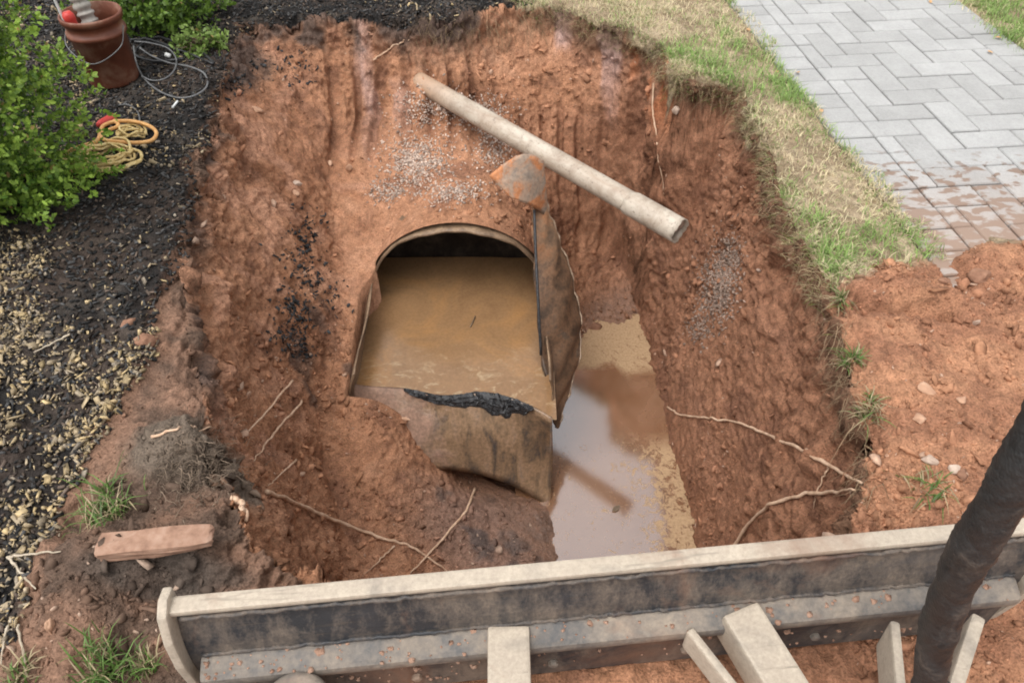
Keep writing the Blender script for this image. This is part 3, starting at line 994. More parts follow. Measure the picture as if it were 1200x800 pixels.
# ------------------------------------------------------------------ the buried oil tank, cut open
def build_tank():
    root = thing('oil_tank', (TX, TY0, TZ - TR), 'rusty buried steel oil tank cut open, its roof peeled back over brown sludge', 'tank')
    th = .009
    def ring_sheet(a0, a1, y0f, y1f, na, nyy, mat_in, mat_out, name, rfun=None):
        """curved plate with thickness; angle 0 = +X, 90 = up"""
        vs, fs = [], []
        for s, rr in ((0, TR), (1, TR - th)):
            for i in range(na + 1):
                a = a0 + (a1 - a0) * i / na
                for j in range(nyy + 1):
                    t = j / nyy
                    y = y0f(a) * (1 - t) + y1f(a) * t
                    r = rr + (rfun(a, y) if rfun else 0)
                    vs.append((TX + r * math.cos(a), y, TZ + r * math.sin(a)))
        k = (na + 1) * (nyy + 1)
        w = nyy + 1
        for i in range(na):
            for j in range(nyy):
                q = (i * w + j, i * w + j + 1, (i + 1) * w + j + 1, (i + 1) * w + j)
                fs.append(q)
                fs.append(tuple(x + k for x in reversed(q)))
        for i in range(na):
            for j in (0, nyy):
                fs.append((i * w + j, (i + 1) * w + j, (i + 1) * w + j + k, i * w + j + k))
        for j in range(nyy):
            for i in (0, na):
                fs.append((i * w + j, i * w + j + 1, i * w + j + 1 + k, i * w + j + k))
        m = MB()
        m.add(vs, fs)
        me = m.mesh(name, smooth=False)
        me.materials.append(mat_out)
        me.materials.append(mat_in or mat_out)
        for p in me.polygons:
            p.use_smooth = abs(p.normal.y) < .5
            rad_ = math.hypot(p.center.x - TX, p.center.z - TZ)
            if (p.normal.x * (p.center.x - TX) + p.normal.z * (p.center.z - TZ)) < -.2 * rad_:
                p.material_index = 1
        return obj(name, me, None, root)
    wob = lambda a: .018 * math.sin(a * 3.1 + 1) + .012 * math.sin(a * 9) + .006 * math.sin(a * 23)
    dent = lambda a, y: .012 * math.sin(a * 4 + y * 3) * max(0, math.sin(a))
    # roof that was left in place, with its ragged mouth
    ring_sheet(R(-14), R(200), lambda a: TY1 - .022 + .6 * wob(a), lambda a: TY2, 72, 10, M['steel_shaded'], M['steel_in'], 'roof_shell', dent)
    # trough: the lower shell, cut along both sides
    ring_sheet(R(157), R(378), lambda a: TY0 + .01 * math.sin(a * 8), lambda a: TY2, 72, 14, None, M['steel_in'], 'lower_shell', lambda a, y: .006 * math.sin(a * 5 + y * 9))
    # far end
    prof = [(TR - .012, 0.0), (TR * .9, .05), (TR * .6, .09), (.001, .105)]
    v, f = lathe_geo(prof, 40)
    m = MB()
    m.add([(TX + p[0], TY2 - .01 + p[2], TZ + p[1]) for p in v], f)
    obj('far_end', m.mesh('far_end', smooth=True), M['steel_shaded'], root)
    # near end plate, pushed outwards and leaning on the soil
    lip = SLUDGE_Z + .014
    topc = catmull([pz(410, 446, lip + .05), pz(417, 452, lip), pz(440, 455, lip), pz(475, 457, lip), pz(520, 465, lip), pz(565, 461, lip), pz(600, 468, lip), pz(628, 480, lip), pz(647, 491, lip)], 40)
    mid = catmull([pz(415, 500, -1.30), pz(480, 505, -1.27), pz(555, 508, -1.27), pz(612, 518, -1.35), pz(648, 537, -1.53)], 40)
    bot = catmull([pz(425, 565, -1.48), pz(480, 552, -1.44), pz(545, 553, -1.50), pz(600, 569, -1.60), pz(645, 594, -1.73)], 40)
    rows = []
    for t in np.linspace(0, 1, 14):
        if t < .5:
            rows.append(topc * (1 - 2 * t) + mid * 2 * t)
        else:
            rows.append(mid * (2 - 2 * t) + bot * (2 * t - 1))
    A = np.array(rows)
    A[1:-1] = (A[:-2] + A[1:-1] * 2 + A[2:]) / 4
    back = np.array([0, .016, -.002])
    vs = np.vstack([A.reshape(-1, 3), (A + back).reshape(-1, 3)])
    nr, nc = 14, 40
    fs = []
    k = nr * nc
    for i in range(nr - 1):
        for j in range(nc - 1):
            q = (i * nc + j, i * nc + j + 1, (i + 1) * nc + j + 1, (i + 1) * nc + j)
            fs += [q, tuple(x + k for x in reversed(q))]
    for j in range(nc - 1):
        for i in (0, nr - 1):
            fs.append((i * nc + j, i * nc + j + 1, i * nc + j + 1 + k, i * nc + j + k))
    for i in range(nr - 1):
        for j in (0, nc - 1):
            fs.append((i * nc + j, (i + 1) * nc + j, (i + 1) * nc + j + k, i * nc + j + k))
    m = MB()
    m.add(vs, fs)
    ne = obj('near_end', m.mesh('near_end', smooth=True), M['tank_end'], root, label='bulging near end plate smeared with black oil')
    # black crust caked on the lip
    cv, cf = [], []
    cs = np.linspace(.37, .86, 52)
    ext = np.interp(np.linspace(0, 1, 52), [0, .06, .25, .45, .58, .72, .88, 1], [.01, .10, .13, .16, .27, .21, .12, .01])
    ext = ext * (1 + .25 * vnoise(np.arange(52) * .45, np.zeros(52), np.zeros(52) + .5))
    nn = 10
    def on_plate(cu, t):
        a = cu * 39
        i0 = min(int(a), 38)
        b = t * 13
        j0 = min(int(b), 12)
        fa, fb = a - i0, b - j0
        return (A[j0, i0] * (1 - fa) + A[j0, i0 + 1] * fa) * (1 - fb) + (A[j0 + 1, i0] * (1 - fa) + A[j0 + 1, i0 + 1] * fa) * fb
    for i in range(52):
        for j in range(nn):
            t = j / (nn - 1)
            bul = math.sin(math.pi * min(1, .12 + t * .88))
            q = on_plate(cs[i], t * ext[i]) + np.array([0, -.6, .5]) * (.002 + .016 * bul) + rng.normal(size=3) * .0075 * bul
            if j == 0:
                q = q + np.array([0, .012, .002])
            cv.append(q)
    for i in range(51):
        for j in range(nn - 1):
            cf.append((i * nn + j, (i + 1) * nn + j, (i + 1) * nn + j + 1, i * nn + j + 1))
    m = MB()
    m.add(cv, cf)
    obj('oil_crust', m.mesh('oil_crust'), M['tar_and_gap'], root, label='black oily crust on the lip of the near end')

    # peeled-back side of the roof, standing up along the right edge
    Lp = catmull([py(622, 236, 3.50), py(624, 275, 3.42), py(626, 325, 3.28), py(630, 375, 3.10), py(634, 418, 2.98), py(641, 455, 2.84), py(647, 485, 2.70), py(650, 500, 2.66)], 44)
    Rp = catmull([py(640, 238, 3.56), py(650, 268, 3.52), py(662, 300, 3.46), py(674, 342, 3.36), py(680, 382, 3.24), py(678, 418, 3.10), py(668, 455, 2.94), py(660, 478, 2.80), py(653, 502, 2.68)], 44)
    nc2 = 14
    vs, fs = [], []
    grid = []
    for i in range(44):
        row = []
        for j in range(nc2):
            t = j / (nc2 - 1)
            q = Lp[i] * (1 - t) + Rp[i] * t
            bulge = math.sin(math.pi * t) * .05 * math.sin(math.pi * min(1, i / 36))
            q = q + np.array([.3, -.75, .25]) * bulge + .006 * math.sin(i * .9 + j * .7) * np.array([1, 0, 0])
            if t == 1:
                q = q + np.array([.004, 0, .004]) * math.sin(i * 1.9) * 1.2
            row.append(q)
        grid.append(row)
    G = np.array(grid)
    T2 = np.array([.009, .004, -.002])
    vs = np.vstack([G.reshape(-1, 3), (G + T2).reshape(-1, 3)])
    k = 44 * nc2
    for i in range(43):
        for j in range(nc2 - 1):
            q = (i * nc2 + j, i * nc2 + j + 1, (i + 1) * nc2 + j + 1, (i + 1) * nc2 + j)
            fs += [q, tuple(x + k for x in reversed(q))]
    for j in range(nc2 - 1):
        for i in (0, 43):
            fs.append((i * nc2 + j, i * nc2 + j + 1, i * nc2 + j + 1 + k, i * nc2 + j + k))
    for i in range(43):
        for j in (0, nc2 - 1):
            fs.append((i * nc2 + j, (i + 1) * nc2 + j, (i + 1) * nc2 + j + k, i * nc2 + j + k))
    m = MB()
    m.add(vs, fs)
    flap = obj('peeled_flap', m.mesh('peeled_flap', smooth=True), M['steel_flap'], root, label='dark brown flap of tank roof bent upright')
    # bright torn rim of the flap
    m = MB()
    m.add(*tube_geo(np.array([G[i][-1] for i in range(0, 44)]) + np.array([.003, 0, .004]), .0055, 6))
    obj('torn_edge', m.mesh('torn_edge', smooth=True), mat_plain('bare_torn_steel', [(.35, (.17, .11, .07)), (.7, (.42, .31, .22))], 30, .5, 'World'), flap)
    # rusty corner folded over at the top
    top = [py(573, 206, 3.42), py(590, 192, 3.46), py(609, 180, 3.5), py(626, 182, 3.53), py(637, 189, 3.55)]
    mid = [py(584, 219, 3.40), py(600, 211, 3.42), py(616, 208, 3.45), py(629, 212, 3.50), py(639, 219, 3.55)]
    low = [py(598, 232, 3.38), py(610, 236, 3.39), py(622, 241, 3.42), py(632, 247, 3.47), py(643, 256, 3.54)]
    def poly(q, n):
        q = np.array(q)
        t = np.linspace(0, len(q) - 1, n)
        return np.stack([np.interp(t, np.arange(len(q)), q[:, k]) for k in range(3)], -1)
    C = [poly(q, 17) for q in (top, mid, low)]
    C[1] = .5 * (C[0] + C[2]) + .15 * (C[1] - .5 * (C[0] + C[2]))
    rows = [poly([C[0][i], C[1][i] + np.array([0, -.006, .005]), C[2][i]], 12) for i in range(17)]
    G2 = np.array(rows)[:16] if False else np.array(rows)
    G2 = G2[np.linspace(0, 16, 16).round().astype(int)]
    G2 += (.004 * vnoise(np.arange(16)[:, None] * .8 + np.zeros((1, 12)), np.arange(12)[None] * .8 + np.zeros((16, 1)), np.zeros((16, 12)) + .4))[..., None] * np.array([0, -1, .6])
    vs = np.vstack([G2.reshape(-1, 3), (G2 + np.array([.002, .010, -.004])).reshape(-1, 3)])
    k = 16 * 12
    fs = []
    for i in range(15):
        for j in range(11):
            q = (i * 12 + j, i * 12 + j + 1, (i + 1) * 12 + j + 1, (i + 1) * 12 + j)
            fs += [q, tuple(x + k for x in reversed(q))]
    for j in range(11):
        for i in (0, 15):
            fs.append((i * 12 + j, i * 12 + j + 1, i * 12 + j + 1 + k, i * 12 + j + k))
    for i in range(15):
        for j in (0, 11):
            fs.append((i * 12 + j, (i + 1) * 12 + j, (i + 1) * 12 + j + k, i * 12 + j + k))
    m = MB()
    m.add(vs, fs)
    obj('folded_corner', m.mesh('folded_corner', smooth=True), M['steel_rust'], flap, label='orange rusted corner folded over')
    # black strip standing in for the shade in the gap between mouth and flap
    m = MB()
    st = catmull([py(626, 246, 3.47), py(628, 300, 3.3), py(631, 360, 3.10), py(634, 416, 2.965)], 16)
    m.add(*tube_geo(st, [.008] * 16, 6))
    obj('dark_cut_gap', m.mesh('dark_cut_gap', smooth=True), M['tar_and_gap'], flap, label='thin black strip for the dark cut gap')
    # sludge
    xs, tt = np.linspace(TX - TR + .006, TX + TR + .01, 60), np.linspace(0, 1, 50)
    X, Tt = np.meshgrid(xs, tt)
    o_ = np.argsort(topc[:, 0])
    yf = np.interp(X, topc[o_, 0], topc[o_, 1]) + .006
    Y = yf * (1 - Tt) + (TY2 - .012) * Tt
    idx = np.arange(X.size).reshape(X.shape)
    F = np.stack([idx[:-1, :-1], idx[:-1, 1:], idx[1:, 1:], idx[1:, :-1]], -1).reshape(-1, 4)
    Zs = SLUDGE_Z + .004 * fbm(X, Y, X * 0, 5, 3) 
    obj('sludge', raw_mesh('sludge', np.stack([X, Y, Zs], -1).reshape(-1, 3), F, True), M['sludge'], kind='structure',
        label='tan oily sludge filling the open tank', cat='sludge')
build_tank()

# ------------------------------------------------------------------ white drain pipe sticking out across the pit
def build_pipe():
    A, B = pd(503, 103, 4.88), pd(797, 271, 4.02)
    ax = B - A
    A = A - ax * .05
    ax = B - A
    L = float(np.linalg.norm(ax))
    root = thing('drain_pipe', A, 'dirty white plastic drain pipe jutting out of the bank across the pit', 'pipe')
    root.rotation_euler = Vector(ax).to_track_quat('X', 'Z').to_euler()
    r = .063
    def part(name, x0, x1, ro, ri, mat, sides=36, notch=None):
        vs, fs = [], []
        nx = max(2, int((x1 - x0) / .03))
        for rr in (ro, ri):
            for i in range(nx + 1):
                x = x0 + (x1 - x0) * i / nx
                for j in range(sides):
                    a = 2 * math.pi * j / sides
                    xx = x
                    if notch and i == 0:
                        xx = x + notch(a)
                    if notch and i == nx:
                        xx = x + .005 * math.sin(a * 3 + 1) + .003 * math.sin(a * 11)
                    vs.append((xx, rr * math.cos(a), rr * math.sin(a)))
        k = (nx + 1) * sides
        for i in range(nx):
            for j in range(sides):
                q = (i * sides + j, i * sides + (j + 1) % sides, (i + 1) * sides + (j + 1) % sides, (i + 1) * sides + j)
                fs += [q, tuple(t + k for t in reversed(q))]
        for i in (0, nx):
            for j in range(sides):
                q = (i * sides + j, i * sides + (j + 1) % sides)
                fs.append((q[0], q[1], q[1] + k, q[0] + k))
        m = MB()
        m.add(vs, fs)
        me = m.mesh(name, smooth=True)
        o = bpy.data.objects.new(name, me)
        me.materials.append(mat)
        COL.objects.link(o)
        o.parent = root
        return o
    part('tube', 0, L - .30, r * .98, r * .90, M['pipe'])
    part('coupled_end', L - .34, L, r * 1.10, r * 1.0, M['pipe'], notch=lambda a: .055 * max(0, math.cos(a - .75)) ** 8 + .004 * math.sin(a * 7))
    # mud packed in the open mouth
    vs, fs = lathe_geo([(r * .99, 0), (r * .7, .012), (r * .35, .02), (.001, .012)], 24)
    m = MB()
    m.add([(L - .035 + p[2] + .004 * rng.normal() + .03 * (p[1] / r), p[0], p[1]) for p in vs], fs)
    me = m.mesh('packed_mud', smooth=True)
    me.materials.append(M['stone_pale'])
    o = bpy.data.objects.new('packed_mud', me)
    COL.objects.link(o)
    o.parent = root
build_pipe()

# ------------------------------------------------------------------ the machine's blade in the foreground
def build_blade():
    Zt = .42
    A, B = pz(193, 716, Zt), pz(1140, 627, Zt)
    ax = (B - A)[:2]
    ax /= np.linalg.norm(ax)
    ang = math.atan2(ax[1], ax[0])
    Lb = float(np.linalg.norm((B - A)[:2])) + .20
    root = thing('machine_blade', (A[0], A[1], 0), 'mud-caked dark steel machine blade with dusty beige top edge along the pit', 'blade')
    root.rotation_euler = (0, 0, ang)
    def put(name, me, mat, parent=None, label=None):
        me.materials.append(mat)
        o = bpy.data.objects.new(name, me)
        COL.objects.link(o)
        o.parent = parent or root
        if label:
            o['label'] = label
        return o
    def extrude(profile, x0, x1, name, bevel=.004):
        n = len(profile)
        vs = [(x0, p[0], p[1]) for p in profile] + [(x1, p[0], p[1]) for p in profile]
        fs = [tuple(range(n - 1, -1, -1)), tuple(range(n, 2 * n))] + [(i, (i + 1) % n, (i + 1) % n + n, i + n) for i in range(n)]
        m = MB()
        m.add(vs, fs)
        return m.mesh(name, bevel=bevel, seg=2)
    # local +Y points to the pit; the hollow of the curved plate faces the pit
    def curve(z):
        t = (z - .02) / .39
        return .02 + .055 * (2 * t - 1) ** 2 - .045
    zs = np.linspace(.02, .405, 12)
    plate = [(curve(z) + .008, z) for z in zs] + [(curve(z) - .008, z) for z in zs[::-1]]
    put('curved_plate', extrude(plate, .012, Lb - .012, 'curved_plate', 0), M['blade_back'])
    put('top_edge', extrude([(-.008, .404), (.034, .404), (.034, .423), (-.008, .423)], .0, Lb, 'top_edge', .007), M['blade_top'], label='dusty beige top edge')
    put('cutting_edge', extrude([(.03, .0), (.048, .0), (.05, .09), (.036, .09)], .0, Lb, 'cutting_edge', .003), M['blade_back'])
    y1 = curve(.25) - .006
    put('box_rib', extrude([(y1 - .055, .205), (y1, .18), (y1, .262), (y1 - .055, .238)], .035, Lb - .035, 'box_rib', .012), M['blade_rib'], label='dust covered box rib along the back')
    put('lower_flange', extrude([(y1 - .03, .03), (y1 + .01, .02), (y1 + .01, .17), (y1 - .03, .165)], .035, Lb - .035, 'lower_flange', .005), M['blade_back'])
    for x0 in (0, Lb):
        prof = [(-.035, .0), (.058, .0), (.066, .1), (.05, .22), (.042, .33), (.05, .436), (.012, .446), (-.022, .43), (-.050, .36), (-.062, .27), (-.058, .16)]
        put('end_plate', extrude(prof, x0 - .011, x0 + .011, 'end_plate', .006), M['blade_top'])
    # round mounting boss near the left end
    bx = float(np.dot(pz(347, 800, .24)[:2] - A[:2], ax))
    v, f = lathe_geo([(.001, .0), (.075, .0), (.078, .01), (.078, .20), (.070, .214), (.05, .216), (.045, .206), (.001, .206)], 32)
    m = MB()
    m.add([(p[0] + bx, p[1] + y1 - .125, p[2] + .03) for p in v], f)
    put('mounting_boss', m.mesh('mounting_boss', smooth=True), M['blade_rib'])
    m = MB()
    m.box((bx, y1 - .07, .13), (.09, .10, .16))
    put('boss_bracket', m.mesh('boss_bracket', bevel=.006), M['blade_back'])
    # push arms back to the machine
    def loc(p):
        d = p[:2] - A[:2]
        return Vector((float(d.dot(ax)), float(-d[0] * ax[1] + d[1] * ax[0]), p[2]))
    def arm(p0, p1, w, h, name, mat=M['blade_top']):
        a, b = loc(p0), loc(p1)
        d = b - a
        rot = d.to_track_quat('X', 'Z').to_matrix()
        m = MB()
        m.box((a + b) / 2, (d.length, w, h), rot)
        return put(name, m.mesh(name, bevel=.008), mat)
    arm(pz(596, 742, .22), pz(598, 905, .20), .098, .10, 'push_arm')
    arm(pz(862, 722, .22), pz(955, 875, .20), .098, .10, 'push_arm')
    arm(pz(805, 745, .21), pz(862, 818, .21), .022, .08, 'gusset')
    arm(pz(1040, 742, .24), pz(1050, 860, .27), .022, .11, 'cylinder_lug')
    arm(pz(1136, 735, .24), pz(1098, 850, .27), .030, .11, 'cylinder_lug')
    c = loc(pz(1076, 812, .30))
    v, f = lathe_geo([(.001, -.07), (.02, -.07), (.02, .07), (.001, .07)], 16)
    m = MB()
    m.add([(c.x + p[2], c.y + p[0], c.z + p[1]) for p in v], f)
    put('pin', m.mesh('pin', smooth=True), M['blade_back'])
    # weld beads where the rib and the arms meet the plate
    def bead(x0, x1, y, z, up=0.0):
        n = int(abs(x1 - x0) / .012) + 4
        t = np.linspace(0, 1, n)
        path = np.stack([x0 + (x1 - x0) * t, np.full(n, y) + .0012 * rng.normal(size=n), np.full(n, z) + .0012 * rng.normal(size=n)], -1)
        m = MB()
        m.add(*tube_geo(path, .0055 + .0012 * rng.normal(size=n).clip(-1, 1), 6))
        put('weld_bead', m.mesh('weld_bead', smooth=True), M['blade_back'])
    bead(.04, Lb - .04, y1 - .002, .264)
    bead(.03, Lb - .03, -.012, .401)
    # mud caked on the rib and along its foot
    n = 230
    px_ = np.where(rng.random(n) < .5, rng.random(n), rng.beta(.6, 2.2, n)) * (Lb - .1) + .05
    top_ = rng.random(n) < .6
    yy_ = np.where(top_, y1 - .052 * rng.random(n), y1 - .03 - .004 * rng.random(n))
    zz_ = np.where(top_, .2615 - (y1 - yy_) * .42, .05 + .11 * rng.random(n))
    ss_ = .0025 + .007 * rng.random(n) ** 3
    q_ = rng.normal(size=(n, 12, 3)) * .18 + np.array([(math.cos(a) * math.cos(b), math.sin(a) * math.cos(b), math.sin(b) * .6) for b in (-.5, .5) for a in np.arange(6) * 1.047])[None]
    V_ = q_ * ss_[:, None, None] + np.stack([px_, yy_, zz_], -1)[:, None]
    F_ = []
    for k in range(6):
        F_ += [(k, (k + 1) % 6, 6 + k), ((k + 1) % 6, 6 + (k + 1) % 6, 6 + k)]
    F_ += [(6, 7, 8), (6, 8, 9), (6, 9, 10), (6, 10, 11)]
    F_ = (np.array(F_)[None] + (np.arange(n) * 12)[:, None, None]).reshape(-1, 3)
    o = put('caked_mud', raw_mesh('caked_mud', V_.reshape(-1, 3), F_), M['stone_brick'])
    o['kind'] = 'stuff'
    # rows of bolt heads on the lower edge
    for i in range(6):
        v, f = lathe_geo([(.001, 0), (.013, 0), (.013, .009), (.009, .012), (.001, .012)], 6)
        m = MB()
        xx = .18 + i * (Lb - .36) / 5
        m.add([(xx + p[0], y1 - .031 - p[2], .10 + p[1]) for p in v], f)
        put('bolt_head', m.mesh('bolt_head'), M['blade_rib'])
build_blade()

def build_hose():
    pts = [pd(1560, -60, 1.15), pd(1420, 130, 1.05), pd(1325, 290, 1.0), pd(1262, 420, 1.02), pd(1212, 520, 1.08), pd(1168, 596, 1.16), pd(1130, 660, 1.26), pd(1102, 730, 1.38), pd(1088, 800, 1.48), pd(1080, 850, 1.55)]
    n = 150
    path = catmull(pts, n)
    t = np.linspace(0, 1, n)
    r = np.interp(t, [0, .62, .70, .84, 1], [.034, .034, .033, .031, .028])
    r = r + (.0012 * np.sin(t * 95 + 3 * np.sin(t * 9))) * sstep(.5, .65, t) + .0012 * np.sin(t * 41 + 1)
    vs, fs = tube_geo(path, r, 22)
    vs = vs + .0018 * rng.normal(size=vs.shape) * .5
    m = MB()
    m.add(vs, fs)
    o = obj('hydraulic_hose', m.mesh('hydraulic_hose', smooth=True), M['hose'], label='thick black wrinkled hydraulic hose at the right edge in front of the blade', cat='hose')
build_hose()
#@@PART3

# ------------------------------------------------------------------ scatter helpers
_ico = bmesh.new()
bmesh.ops.create_icosphere(_ico, subdivisions=1, radius=1.0)
ICO_V = np.array([v.co[:] for v in _ico.verts])
ICO_F = np.array([[v.index for v in f.verts] for f in _ico.faces])
_ico.free()
ICO_VARS = []
for _k in range(10):
    q = ICO_V * (1 + .36 * rng.normal(size=(len(ICO_V), 1)).clip(-1.3, 1.2))
    q[:, 2] *= .6
    q[:, 0] *= 1.0 + .3 * rng.random()
    ICO_VARS.append(q)
BOX_V = np.array([(x, y, z) for x in (-1, 1) for y in (-1, 1) for z in (-1, 1)], dtype=float)
BOX_F = np.array([(0, 1, 3), (0, 3, 2), (4, 6, 7), (4, 7, 5), (0, 4, 5), (0, 5, 1), (2, 3, 7), (2, 7, 6), (0, 2, 6), (0, 6, 4), (1, 5, 7), (1, 7, 3)])

def rand_rot(n, tilt=None):
    q = rng.normal(size=(n, 4))
    if tilt is not None:
        a = rng.random(n) * 2 * np.pi
        q = np.stack([np.cos(a / 2), rng.normal(size=n) * tilt, rng.normal(size=n) * tilt, np.sin(a / 2)], -1)
    q /= np.linalg.norm(q, axis=1)[:, None]
    w, x, y, z = q.T
    return np.stack([np.stack([1 - 2 * (y * y + z * z), 2 * (x * y - z * w), 2 * (x * z + y * w)], -1),
                     np.stack([2 * (x * y + z * w), 1 - 2 * (x * x + z * z), 2 * (y * z - x * w)], -1),
                     np.stack([2 * (x * z - y * w), 2 * (y * z + x * w), 1 - 2 * (x * x + y * y)], -1)], 1)

def face_samples(mask_faces, n, weight=None):
    f = GF[mask_faces]
    a, b, c, d = (GV[f[:, i]] for i in range(4))
    nr = np.cross(c - a, d - b)
    ar = np.linalg.norm(nr, axis=1)
    w = ar * (weight[mask_faces] if weight is not None else 1)
    k = rng.choice(len(f), size=n, p=w / w.sum())
    s, t = rng.random((n, 1)), rng.random((n, 1))
    P = (a[k] * (1 - s) + b[k] * s) * (1 - t) + (d[k] * (1 - s) + c[k] * s) * t
    Nn = nr[k] / (ar[k][:, None] + 1e-12)
    col = GC[f[k, 0]]
    return P, Nn, col

def batch(name, protos, pf, P, S, Rm, cols, mat, **kw):
    """join n small pieces into one mesh; protos: list of vertex arrays sharing faces pf; S: (n,3) scales"""
    n = len(P)
    kv = len(protos[0])
    pick = rng.integers(0, len(protos), n)
    base = np.stack(protos)[pick] * S[:, None, :]
    V = np.einsum('nij,nkj->nki', Rm, base) + P[:, None, :]
    F = (pf[None] + (np.arange(n) * kv)[:, None, None]).reshape(-1, pf.shape[1])
    me = raw_mesh(name, V.reshape(-1, 3), F, kw.pop('smooth', False))
    set_col(me, np.repeat(cols, kv, axis=0))
    return obj(name, me, mat, **kw)

fc = GV[GF].mean(1)                                   # face centres
f_in = G_IN[GF].all(1)
f_soil = G_SOIL[GF].min(1) > .5
f_ml = G_ML[GF].min(1)
f_lw = G_LW[GF].min(1)
f_view = (np.abs(fc[:, 0]) < 3.8) & (fc[:, 1] > .55) & (fc[:, 1] < 6.6)
f_tank = (np.abs(fc[:, 0] - TX) < TR + .03) & (fc[:, 1] > TY0 - .05) & (fc[:, 1] < TY1 + .05)
f_dry = (fc[:, 2] > WATER_Z + .005) & ~f_tank
_nz = fbm(fc[:, 0], fc[:, 1], fc[:, 2], 2.0, 3, .5, 33)

# ------------------------------------------------------------------ loose clods of soil, gravel
def clods():
    mk = f_view & f_soil & f_dry & (f_in | (fc[:, 0] > .9) | (fc[:, 0] < -.5))
    w = np.clip(.35 + 1.3 * _nz, .06, 1.8)
    flat = np.abs(np.cross(GV[GF[:, 2]] - GV[GF[:, 0]], GV[GF[:, 3]] - GV[GF[:, 1]])[:, 2])
    nrm = np.linalg.norm(np.cross(GV[GF[:, 2]] - GV[GF[:, 0]], GV[GF[:, 3]] - GV[GF[:, 1]]), axis=1) + 1e-12
    w = w * (.25 + flat / nrm)
    w = w * np.where(f_in & ((fc[:, 1] > 4.2) | (fc[:, 0] < -.95)), .45, 1.0)
    n = 19000
    P, Nn, col = face_samples(mk, n, w)
    s = .0033 * (1 + rng.pareto(2.1, n)).clip(1, 6)
    S = np.stack([s * (1 + .4 * rng.random(n)), s * (.8 + .4 * rng.random(n)), s * (.6 + .4 * rng.random(n))], -1)
    c = col * (.68 + .62 * rng.random((n, 1)))
    pale = rng.random(n) < .05
    c[pale] = c[pale] * .4 + np.array([.5, .36, .27]) * .6
    batch('soil_clods', ICO_VARS, ICO_F, P + Nn * s[:, None] * .25, S, rand_rot(n), c, M['clod'], kind='stuff', label='loose crumbs and clods of red soil lying in and beside the pit', cat='soil')
clods()

def gravel():
    spots = [(490, 190, 42, 30, 1050), (505, 125, 45, 28, 420), (580, 165, 30, 45, 520), (560, 130, 40, 18, 350), (455, 225, 25, 14, 200), (840, 340, 24, 40, 1000), (855, 300, 18, 30, 350), (820, 385, 16, 18, 200), (530, 225, 40, 14, 350)]
    P, Nn, cc = [], [], []
    for (u, v, su, sv, n) in spots:
        for _ in range(n):
            p, q = hit(u + random.gauss(0, su * .48), v + random.gauss(0, sv * .5))
            if abs(p[0] - TX) < TR and p[1] < TY1 + .05 and p[2] < -1.3:
                continue
            P.append(p)
            Nn.append(q)
            g = np.array([.42, .325, .265]) if u < 700 else np.array([.25, .18, .14])
            cc.append(g * (.55 + .95 * random.random()))
    P, Nn, cc = np.array(P), np.array(Nn), np.array(cc)
    s = .004 + .0045 * rng.random(len(P))
    S = np.stack([s * 1.2, s, s * .8], -1)
    batch('gravel', ICO_VARS, ICO_F, P + Nn * s[:, None] * .35, S, rand_rot(len(P)), cc, M['gravel'], kind='stuff', label='patches of small pale gravel on the banks of the pit', cat='gravel')
gravel()

# black mulch that slid down the left slope
def slid_mulch():
    spots = [(362, 268, 12, 12, 130), (352, 305, 13, 14, 130), (345, 362, 13, 14, 200), (338, 392, 15, 10, 170), (355, 412, 10, 5, 60), (388, 345, 9, 12, 80), (365, 330, 10, 10, 70), (330, 75, 22, 10, 90), (352, 85, 10, 14, 60), (275, 98, 10, 10, 90), (560, 470, 0, 0, 0)]
    P, Nn = [], []
    for (u, v, su, sv, n) in spots:
        for _ in range(int(n * .7)):
            p, q = hit(u + random.gauss(0, su), v + random.gauss(0, sv))
            P.append(p)
            Nn.append(q)
    P, Nn = np.array(P), np.array(Nn)
    s = .004 + .009 * rng.random(len(P)) ** 2.5
    g = .02 + .045 * rng.random((len(P), 1)) ** 2
    batch('slid_mulch', ICO_VARS, ICO_F, P + Nn * s[:, None] * .3, np.stack([s * 1.3, s, s * .7], -1), rand_rot(len(P)), np.array([1, 1, 1.02]) * g, M['mulch'], kind='stuff', label='black mulch lumps that slid down the left slope of the pit', cat='mulch')
slid_mulch()

